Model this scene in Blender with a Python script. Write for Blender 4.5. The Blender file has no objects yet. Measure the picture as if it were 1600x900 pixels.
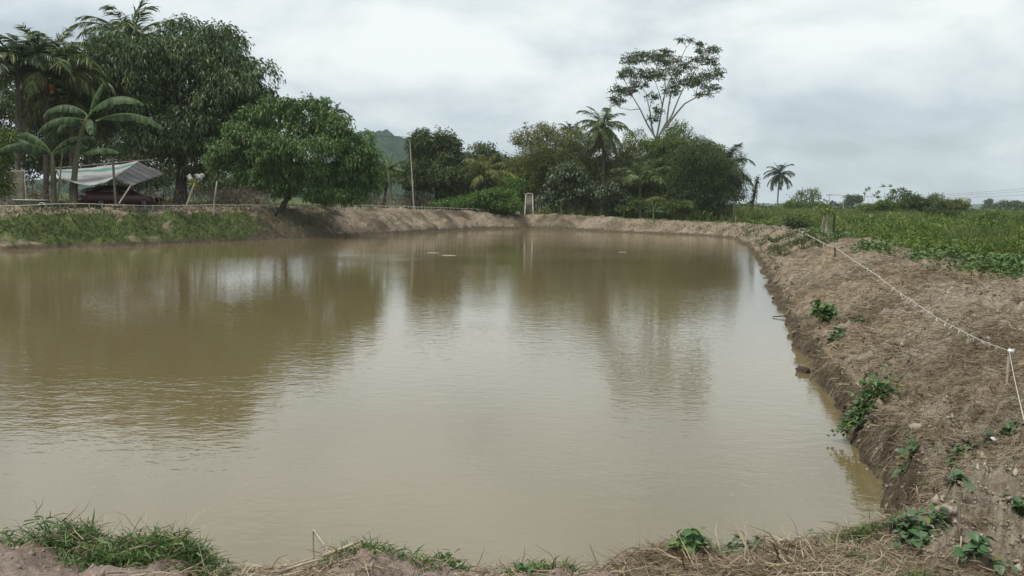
import bpy, math, random
import numpy as np
from mathutils import Vector, Matrix

SC = bpy.context.scene
COL = SC.collection
R = math.radians
# ------------------------------------------------------------------ camera
EYE = np.array([0.0, 0.0, 2.7])
FPX = 1280.0                     # focal length in pixels of a 1600 px wide frame
PITCH, ROLL = R(5.84), R(1.0)
cam_d = bpy.data.cameras.new('camera'); cam = bpy.data.objects.new('camera', cam_d); COL.objects.link(cam)
cam_d.sensor_width = 36; cam_d.lens = FPX / 1600 * 36
cam_d.clip_start = 0.05; cam_d.clip_end = 6000
CM = Matrix.Rotation(R(90) - PITCH, 4, 'X') @ Matrix.Rotation(ROLL, 4, 'Z')
cam.matrix_world = Matrix.Translation(Vector(EYE)) @ CM
SC.camera = cam
CM3 = np.array(CM.to_3x3())
# ------------------------------------------------------------------ light
SUN_DIR = np.array([-0.38, -0.22, 0.90]); SUN_DIR /= np.linalg.norm(SUN_DIR)
sun_el = math.asin(SUN_DIR[2]); sun_rot = math.atan2(SUN_DIR[0], SUN_DIR[1])
sun_d = bpy.data.lights.new('sun', 'SUN'); sun_d.energy = 2.2; sun_d.angle = R(16); sun_d.color = (1.0, 0.95, 0.88)
sun = bpy.data.objects.new('sun', sun_d); COL.objects.link(sun)
sun.rotation_euler = Vector(SUN_DIR).to_track_quat('Z', 'Y').to_euler()

W = bpy.data.worlds.new('World'); SC.world = W; W.use_nodes = True
nt = W.node_tree; nt.nodes.clear()
def N(nt, typ, **kw):
    n = nt.nodes.new(typ)
    for k, v in kw.items():
        if k.startswith('i_'):
            key = k[2:].replace('_', ' ')
            n.inputs[int(key) if key.isdigit() else key].default_value = v
        else: setattr(n, k, v)
    return n
def ramp(nt, fac, stops, interp='LINEAR'):
    r = nt.nodes.new('ShaderNodeValToRGB'); r.color_ramp.interpolation = interp
    el = r.color_ramp.elements
    while len(el) < len(stops): el.new(0.5)
    for e, (p, c) in zip(el, stops):
        e.position = p; e.color = (c[0], c[1], c[2], 1) if not isinstance(c, (int, float)) else (c, c, c, 1)
    nt.links.new(fac, r.inputs[0])
    return r.outputs[0]
def mathn(nt, op, a, b=None, c=None):
    n = nt.nodes.new('ShaderNodeMath'); n.operation = op
    for i, v in enumerate((a, b, c)):
        if v is None: continue
        if isinstance(v, (int, float)): n.inputs[i].default_value = v
        else: nt.links.new(v, n.inputs[i])
    return n.outputs[0]
def mixc(nt, fac, a, b, blend='MIX'):
    n = nt.nodes.new('ShaderNodeMix'); n.data_type = 'RGBA'; n.blend_type = blend
    for i, v in ((0, fac), (6, a), (7, b)):
        if isinstance(v, (int, float)): n.inputs[i].default_value = v
        elif isinstance(v, tuple): n.inputs[i].default_value = (*v[:3], 1)
        else: nt.links.new(v, n.inputs[i])
    return n.outputs[2]
def noise(nt, vec, scale, detail=4, rough=0.55, dist=0.0):
    n = N(nt, 'ShaderNodeTexNoise'); n.inputs['Scale'].default_value = scale
    n.inputs['Detail'].default_value = detail; n.inputs['Roughness'].default_value = rough
    n.inputs['Distortion'].default_value = dist
    if vec is not None: nt.links.new(vec, n.inputs['Vector'])
    return n.outputs[0]
def mapping(nt, vec, scale=(1, 1, 1), loc=(0, 0, 0), rot=(0, 0, 0)):
    m = N(nt, 'ShaderNodeMapping'); m.inputs['Scale'].default_value = scale
    m.inputs['Location'].default_value = loc; m.inputs['Rotation'].default_value = rot
    nt.links.new(vec, m.inputs['Vector']); return m.outputs[0]

sky = N(nt, 'ShaderNodeTexSky', sky_type='NISHITA'); sky.sun_disc = False
sky.sun_elevation = sun_el; sky.sun_rotation = sun_rot; sky.air_density = 1.0; sky.dust_density = 2.0
tc = N(nt, 'ShaderNodeTexCoord')
sep = N(nt, 'ShaderNodeSeparateXYZ'); nt.links.new(tc.outputs['Generated'], sep.inputs[0])
den = mathn(nt, 'ADD', mathn(nt, 'MAXIMUM', sep.outputs[2], 0.0), 0.42)
cmb = N(nt, 'ShaderNodeCombineXYZ')
nt.links.new(mathn(nt, 'DIVIDE', sep.outputs[0], den), cmb.inputs[0])
nt.links.new(mathn(nt, 'DIVIDE', sep.outputs[1], den), cmb.inputs[1])
cv = cmb.outputs[0]
n1 = noise(nt, mapping(nt, cv, (1.0, 1.1, 1), (27.3, 17.2, 26.5)), 2.3, 8, 0.56, 0.25)
n2 = noise(nt, mapping(nt, cv, (0.7, 0.7, 1), (25.4, 15.3, 12.4)), 1.1, 3, 0.5, 0.2)
cl = mathn(nt, 'ADD', mathn(nt, 'MULTIPLY', n1, 0.6), mathn(nt, 'MULTIPLY', n2, 0.4))
cloudc = ramp(nt, cl, [(0.40, (0.35, 0.405, 0.44)), (0.47, (0.46, 0.525, 0.56)), (0.525, (0.59, 0.645, 0.66)), (0.60, (0.74, 0.77, 0.765))])
bgs = N(nt, 'ShaderNodeBackground'); nt.links.new(sky.outputs[0], bgs.inputs[0]); bgs.inputs[1].default_value = 0.10
bgc = N(nt, 'ShaderNodeBackground'); nt.links.new(cloudc, bgc.inputs[0]); bgc.inputs[1].default_value = 0.94
mx = N(nt, 'ShaderNodeMixShader')
nt.links.new(ramp(nt, cl, [(0.36, 0.86), (0.5, 0.96)]), mx.inputs[0])
nt.links.new(bgs.outputs[0], mx.inputs[1]); nt.links.new(bgc.outputs[0], mx.inputs[2])
wo = N(nt, 'ShaderNodeOutputWorld'); nt.links.new(mx.outputs[0], wo.inputs[0])

SC.view_settings.view_transform = 'Standard'; SC.view_settings.look = 'None'
SC.view_settings.exposure = 0.52; SC.view_settings.gamma = 1.0
SC.render.engine = 'CYCLES'
SC.cycles.max_bounces = 6; SC.cycles.volume_bounces = 1

# ------------------------------------------------------------------ pixel helpers (only to read positions off the photograph)
def ray(px, py):
    px = np.asarray(px, float); py = np.asarray(py, float)
    l = np.stack([(px - 800) / FPX, -(py - 450) / FPX, -np.ones_like(px)], -1)
    return l @ CM3.T
def at(px, py, y):
    d = ray(px, py); return EYE + d * (y / d[..., 1])[..., None]
def onz(px, py, z):
    d = ray(px, py); return EYE + d * ((z - EYE[2]) / d[..., 2])[..., None]
# ------------------------------------------------------------------ noise
def _h(i, j, s):
    n = (i.astype(np.int64) * 374761393 + j.astype(np.int64) * 668265263 + s * 1442695041) & 0xFFFFFFFF
    n = ((n ^ (n >> 13)) * 1274126177) & 0xFFFFFFFF
    return ((n ^ (n >> 16)) & 0xFFFF) / 65535.0
def vnoise(x, y, s=0):
    i = np.floor(x); j = np.floor(y); u = x - i; v = y - j
    u = u * u * u * (u * (u * 6 - 15) + 10); v = v * v * v * (v * (v * 6 - 15) + 10)
    a = _h(i, j, s); b = _h(i + 1, j, s); c = _h(i, j + 1, s); d = _h(i + 1, j + 1, s)
    return (a * (1 - u) + b * u) * (1 - v) + (c * (1 - u) + d * u) * v
def fbm(x, y, o=4, s=0, g=0.5):
    x = np.asarray(x, float); y = np.asarray(y, float)
    r = 0; amp = 1; t = 0
    for k in range(o):
        r = r + amp * (vnoise(x, y, s + k) - 0.5); t += amp
        x, y = x * 1.62 + y * 1.2 + 3.1, y * 1.62 - x * 1.2 + 1.7; amp *= g
    return r / t * 2
def S(t): t = np.clip(t, 0, 1); return t * t * (3 - 2 * t)
# ------------------------------------------------------------------ terrain
# waterline read from the photograph: px, py, lip height, lip width, top height, slope width
WL = [(1390, 795, .6, .32, 1.15, 1.6), (1388, 740, .58, .3, 1.18, 1.6), (1345, 690, .48, .35, 1.2, 1.7), (1302, 615, .42, .4, 1.25, 2.2), (1268, 570, .38, .4, 1.28, 2.6),
      (1235, 515, .38, .5, 1.3, 2.8), (1214, 470, .42, .6, 1.3, 3.0), (1194, 420, .42, .7, 1.3, 3.0), (1172, 388, .4, .7, 1.25, 3.0), (1148, 373, .45, .8, 1.15, 2.6),
      (1100, 368, .45, .8, 1.15, 2.4), (1000, 364, .5, .8, 1.28, 2.4), (900, 360, .55, .8, 1.42, 2.6), (830, 357.5, .6, .8, 1.6, 2.8), (750, 358, .7, .9, 1.9, 3.2), (640, 365, .7, .9, 2.1, 3.4),
      (520, 371, .7, .9, 2.1, 3.6), (400, 376, .6, .8, 2.05, 3.6), (200, 385, .5, .7, 1.98, 3.6), (0, 391, .5, .7, 1.9, 3.6)]
wlp = onz([w[0] for w in WL], [w[1] for w in WL], 0.0)[:, :2]
NEAR = [((-46, 47), (.5, .7, 1.9, 3.6)), ((-52, 20), (.5, .7, 1.4, 2.5)), ((-30, 7.6), (.4, .5, 1.1, 1.3)), ((-14, 5.6), (.4, .5, 1.1, 1.2)),
        ((-6, 4.95), (.4, .5, 1.1, 1.1)), ((-3, 4.75), (.4, .5, 1.12, 1.1)), ((-1.2, 4.66), (.4, .5, 1.10, 1.1)), ((0.2, 4.7), (.4, .5, 1.12, 1.1)), ((1.2, 4.7), (.4, .5, 1.12, 1.1)),
        ((2.1, 5.2), (.45, .5, 1.12, 1.1)), ((2.9, 6.0), (.6, .4, 1.12, 1.2))]
POLY = np.vstack([wlp, np.array([n[0] for n in NEAR], float)])
PRM = np.array([w[2:] for w in WL] + [n[1] for n in NEAR], float)
def sdf(x, y):
    x = np.asarray(x, float); y = np.asarray(y, float)
    d2 = np.full(x.shape, 1e18); ins = np.zeros(x.shape, bool)
    n = len(POLY)
    for k in range(n):
        ax, ay = POLY[k]; bx, by = POLY[(k + 1) % n]
        ex, ey = bx - ax, by - ay
        t = np.clip(((x - ax) * ex + (y - ay) * ey) / (ex * ex + ey * ey), 0, 1)
        d2 = np.minimum(d2, (x - ax - t * ex) ** 2 + (y - ay - t * ey) ** 2)
        c = ((ay > y) != (by > y))
        with np.errstate(divide='ignore', invalid='ignore'):
            xi = (bx - ax) * (y - ay) / (by - ay + 1e-12) + ax
        ins ^= c & (x < xi)
    d = np.sqrt(d2); return np.where(ins, -d, d)
def prm(x, y):
    w = [1.0 / ((x - p[0]) ** 2 + (y - p[1]) ** 2 + 0.3) ** 1.6 for p in POLY]
    tw = sum(w)
    return [sum(wi * PRM[i, k] for i, wi in enumerate(w)) / tw for k in range(4)]
CLAY = []
def clay(x, y):
    m = np.zeros(np.shape(x))
    for cx, cy, a, b_, h in CLAY:
        u = (x - cx) / a; v = (y - cy) / b_; w = 1 + .9 * fbm(x * 2.6 + cx, y * 2.6, 3, 83)
        m = np.maximum(m, h * S((1.15 - np.hypot(u, v) * w) / .55))
    return m
for px_, py_, a_, b_, h_ in [(1560, 778, .42, .30, .13), (1480, 806, .16, .13, .09), (1545, 832, .55, .2, .11), (1590, 650, .4, .4, .07), (1520, 606, .5, .5, .06), (1235, 858, .3, .14, .05), (1470, 566, .5, .5, .05), (1595, 470, .9, .8, .06), (1540, 500, .7, .6, .05), (1430, 640, .12, .35, .06), (1330, 878, .5, .12, .03)]:
    q_ = onz(px_, py_, 1.2); CLAY.append((q_[0], q_[1], a_ * q_[1] / 5.5, b_ * q_[1] / 5.5, h_))
def ground(x, y, full=False):
    x = np.asarray(x, float); y = np.asarray(y, float)
    d0 = sdf(x, y)
    r = np.hypot(x, y)
    wob = fbm(x * .55, y * .55, 4, 11) * .24 + fbm(x * 2.1, y * 2.1, 3, 17) * .16 + fbm(x * 5.3, y * 5.3, 3, 19) * .13
    d = d0 + wob * np.clip(r / 14, .25, 1.0)
    a, wa, zt, wb = prm(x, y)
    t = np.clip(d / wa, 0, 1)
    z = a * (1 - (1 - t) ** 2) + (zt - a) * S((d - .1) / wb)
    left = S((-x + 8) / 20) * S((y - 35) / 25)
    z += left * np.clip(d - 4, 0, 90) * 0.017
    right = S((x - 4) / 6) * S((y - 3) / 10)
    z -= right * .25 * S((d - 5) / 6)
    onb = S((d - .05) / .5)
    amp = onb * (0.35 + .65 * S((12 - d) / 8))
    lump = fbm(x * .9, y * .9, 5, 31)
    z += amp * (lump * .22 + fbm(x * 3.2, y * 3.2, 4, 41) * .085 + np.abs(fbm(x * 1.7 + y, y * 1.2, 3, 51)) * .14 - .03)
    z += amp * np.clip((14 - r) / 10, 0, 1) * (fbm(x * 11, y * 11, 3, 61) * .022 + fbm(x * 28, y * 28, 2, 67) * .008)
    # clay ridges on the near right of the bank
    rid = np.abs(fbm(x * 1.3 - y * .3, y * 1.9 + x * .4, 3, 71))
    z += amp * S((x - 2.2) / 1.5) * np.clip((16 - r) / 6, 0, 1) * (.10 - .32 * rid) * .8
    # furrowed, slumped slopes farther round the pond
    z += onb * S((5.5 - d) / 2) * S((r - 18) / 14) * (fbm(x * 1.5, y * 1.1, 4, 87) * .22 + np.abs(fbm(x * .8 + 5, y * .8, 3, 89)) * .25 - .08)
    # crumbling lip over the water
    lip = S(d / .12) * S((1.1 - d) / .6)
    z += lip * (fbm(x * 4.5, y * 4.5, 4, 93) * .13 + fbm(x * 13, y * 13, 3, 97) * .06 * np.clip((20 - r) / 8, 0, 1))
    ck = clay(x, y); z += ck * (.65 + fbm(x * 7, y * 7, 5, 99, .65) * 1.9) + np.where(ck > .01, fbm(x * 24, y * 24, 3, 98) * .018, 0)
    z = np.where((d > 0.02) & (z < .012), .012, z)
    z = np.where(d < 0, np.maximum(-1.4, d * .35), z)
    if full: return z, d, lump, rid
    return z
def gz(x, y): return float(ground(np.array([x]), np.array([y]))[0])
def foot(px, y):
    """ground point seen in column px at distance y (roll makes the column depend weakly on row)"""
    p = at(px, 330, y); z = gz(p[0], p[1])
    k = ray(px, 330); h = 330
    for _ in range(3):
        p = at(px, h, y); z = gz(p[0], p[1]); h += (p[2] - z) * FPX / y
    return np.array([p[0], p[1], z])
# ------------------------------------------------------------------ mesh helpers
def make_mesh(name, V, parts, mats, smooth=False, attrs=None):
    """parts: list of (faces (M,k) int array, material index)"""
    V = np.asarray(V, np.float32)
    me = bpy.data.meshes.new(name)
    me.vertices.add(len(V)); me.vertices.foreach_set('co', V.ravel())
    parts = [(np.asarray(f, np.int32), m) for f, m in parts if len(f)]
    nl = sum(f.size for f, m in parts); nf = sum(len(f) for f, m in parts)
    me.loops.add(nl); me.polygons.add(nf)
    me.loops.foreach_set('vertex_index', np.concatenate([f.ravel() for f, m in parts]))
    st = []; o = 0; mi = []
    for f, m in parts:
        st.append(o + np.arange(len(f)) * f.shape[1]); o += f.size; mi.append(np.full(len(f), m))
    me.polygons.foreach_set('loop_start', np.concatenate(st).astype(np.int32))
    me.polygons.foreach_set('material_index', np.concatenate(mi).astype(np.int32))
    if smooth: me.polygons.foreach_set('use_smooth', np.ones(nf, bool))
    for m in (mats if isinstance(mats, (list, tuple)) else [mats]): me.materials.append(m)
    if attrs:
        for k, v in attrs.items():
            at_ = me.attributes.new(k, 'FLOAT', 'POINT'); at_.data.foreach_set('value', np.asarray(v, np.float32))
    me.update(calc_edges=True)
    return me
class MB:
    def __init__(s): s.V = []; s.P = []; s.n = 0
    def add(s, V, F, m=0):
        V = np.asarray(V, float).reshape(-1, 3)
        for f in (F if isinstance(F, list) and len(F) and isinstance(F[0], np.ndarray) and F[0].ndim == 2 else [F]):
            s.P.append((np.asarray(f, int) + s.n, m))
        s.V.append(V); s.n += len(V); return s
    def tube(s, P, r, k=6, m=0, cap=True):
        P = np.asarray(P, float); n = len(P); r = np.broadcast_to(np.asarray(r, float), (n,))
        T = np.gradient(P, axis=0); T /= np.linalg.norm(T, axis=1)[:, None] + 1e-9
        ref = np.array([0, 0, 1.]) if abs(T[:, 2]).mean() < .8 else np.array([1., 0, 0])
        A = np.cross(T, ref); A /= np.linalg.norm(A, axis=1)[:, None] + 1e-9; B = np.cross(T, A)
        th = np.arange(k) * 2 * np.pi / k
        V = P[:, None] + r[:, None, None] * (np.cos(th)[None, :, None] * A[:, None] + np.sin(th)[None, :, None] * B[:, None])
        i = np.arange(n - 1)[:, None] * k; j = np.arange(k)[None]; j2 = (j + 1) % k
        F = np.stack([i + j, i + j2, i + k + j2, i + k + j], -1).reshape(-1, 4)
        s.add(V, F, m)
        if cap:
            b = s.n - n * k
            for base in (b, b + (n - 1) * k):
                s.P.append((np.array([[base + q, base + (q + 1) % k, base + (q + 2) % k] for q in range(1)]), m)) if k == 3 else s.P.append((np.array([[base + q for q in range(k)]]), m))
        return s
    def box(s, lo, hi, m=0, M=None):
        x0, y0, z0 = lo; x1, y1, z1 = hi
        V = np.array([(x0, y0, z0), (x1, y0, z0), (x1, y1, z0), (x0, y1, z0), (x0, y0, z1), (x1, y0, z1), (x1, y1, z1), (x0, y1, z1)], float)
        if M is not None: V = V @ M[0].T + M[1]
        F = np.array([(0, 3, 2, 1), (4, 5, 6, 7), (0, 1, 5, 4), (1, 2, 6, 5), (2, 3, 7, 6), (3, 0, 4, 7)])
        return s.add(V, F, m)
    def mesh(s, name, mats, smooth=False):
        byk = s.P
        return make_mesh(name, np.concatenate(s.V), byk, mats, smooth)
    def obj(s, name, mats, parent=None, smooth=False, loc=None):
        return link(name, s.mesh(name, mats, smooth), parent, loc)
def link(name, me, parent=None, loc=None):
    o = bpy.data.objects.new(name, me); COL.objects.link(o)
    if parent: o.parent = parent
    if loc is not None: o.location = loc
    return o
def tag(o, label=None, cat=None, group=None, kind=None):
    if label: o['label'] = label
    if cat: o['category'] = cat
    if group: o['group'] = group
    if kind: o['kind'] = kind
    return o
def thing(name, label, cat, loc, group=None, rz=0):
    o = bpy.data.objects.new(name, None); COL.objects.link(o); o.empty_display_size = .1
    o.location = loc; o.rotation_euler = (0, 0, rz)
    return tag(o, label, cat, group)
def nrm(a): return a / (np.linalg.norm(a, axis=-1, keepdims=True) + 1e-9)
def leaves(base, dirv, L, Wd, rng, droop=0.25, fold=.25):
    """folded pointed leaves, two triangles a side of the midrib joined into one island"""
    n = len(base); dirv = nrm(dirv)
    rnd = nrm(rng.normal(size=(n, 3)) + np.array([0, 0, 1.6]))
    side = nrm(np.cross(dirv, rnd)); up = np.cross(side, dirv)
    L = np.broadcast_to(L, (n,))[:, None]; Wd = np.broadcast_to(Wd, (n,))[:, None]
    mid = base + dirv * L * .45
    tip = base + dirv * L + np.array([0, 0, -1.]) * L * droop
    V = np.stack([base, mid + side * Wd * .5 + up * Wd * fold, tip, mid - side * Wd * .5 + up * Wd * fold], 1).reshape(-1, 3)
    i = np.arange(n)[:, None] * 4
    F = np.concatenate([i + np.array([[0, 1, 2]]), i + np.array([[0, 2, 3]])], 0)
    return V, F
def blades(base, dirv, L, Wd, rng, bend=0.5):
    """grass blades: a bent strip of one quad and one triangle"""
    n = len(base); dirv = nrm(dirv)
    side = nrm(np.cross(dirv, nrm(rng.normal(size=(n, 3)) + np.array([0, 0, .5]))))
    L = np.broadcast_to(L, (n,))[:, None]; Wd = np.broadcast_to(Wd, (n,))[:, None]
    mid = base + dirv * L * .55
    d2 = nrm(dirv + np.array([0, 0, -1.]) * bend + rng.normal(size=(n, 3)) * .25)
    tip = mid + d2 * L * .45
    V = np.stack([base - side * Wd * .5, base + side * Wd * .5, mid + side * Wd * .42, mid - side * Wd * .42, tip], 1).reshape(-1, 3)
    i = np.arange(n)[:, None] * 5
    return V, [i + np.array([[0, 1, 2, 3]]), i + np.array([[3, 2, 4]])]
# ------------------------------------------------------------------ materials
def mat_base(name):
    m = bpy.data.materials.new(name); m.use_nodes = True; t = m.node_tree
    b = t.nodes['Principled BSDF']; return m, t, b
def leaf_mat(name, stops, trans=.2, rough=.55, spec=.25):
    m, t, b = mat_base(name)
    g = N(t, 'ShaderNodeNewGeometry')
    pos = N(t, 'ShaderNodeTexCoord').outputs['Object']
    big = noise(t, pos, .55, 2)
    f = mathn(t, 'ADD', mathn(t, 'MULTIPLY', g.outputs['Random Per Island'], .65), mathn(t, 'MULTIPLY', mathn(t, 'SUBTRACT', big, .3), .8))
    c = ramp(t, f, stops)
    t.links.new(c, b.inputs['Base Color']); b.inputs['Roughness'].default_value = rough
    b.inputs['Specular IOR Level'].default_value = spec
    if trans:
        tr = N(t, 'ShaderNodeBsdfTranslucent'); t.links.new(c, tr.inputs[0])
        ms = N(t, 'ShaderNodeMixShader'); ms.inputs[0].default_value = trans
        t.links.new(b.outputs[0], ms.inputs[1]); t.links.new(tr.outputs[0], ms.inputs[2])
        t.links.new(ms.outputs[0], t.nodes['Material Output'].inputs[0])
    return m
def rough_mat(name, c1, c2, scale=6, rough=.85, bump=.02, stretch=(1, 1, 1), c3=None, spec=.2, metal=0):
    m, t, b = mat_base(name)
    pos = mapping(t, N(t, 'ShaderNodeTexCoord').outputs['Object'], stretch)
    n = noise(t, pos, scale, 6, .62)
    st = [(.32, c1), (.68, c2)] if c3 is None else [(.3, c1), (.5, c2), (.72, c3)]
    t.links.new(ramp(t, n, st), b.inputs['Base Color'])
    b.inputs['Roughness'].default_value = rough; b.inputs['Specular IOR Level'].default_value = spec; b.inputs['Metallic'].default_value = metal
    if bump:
        bp = N(t, 'ShaderNodeBump'); bp.inputs['Strength'].default_value = .7; bp.inputs['Distance'].default_value = bump
        t.links.new(noise(t, pos, scale * 2.5, 5, .6), bp.inputs['Height']); t.links.new(bp.outputs[0], b.inputs['Normal'])
    return m
def LM(name, stops, k=1.0, *a):
    return leaf_mat(name, [(p, tuple(min(.9, v * k) for v in c)) for p, c in stops], *a)
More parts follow.
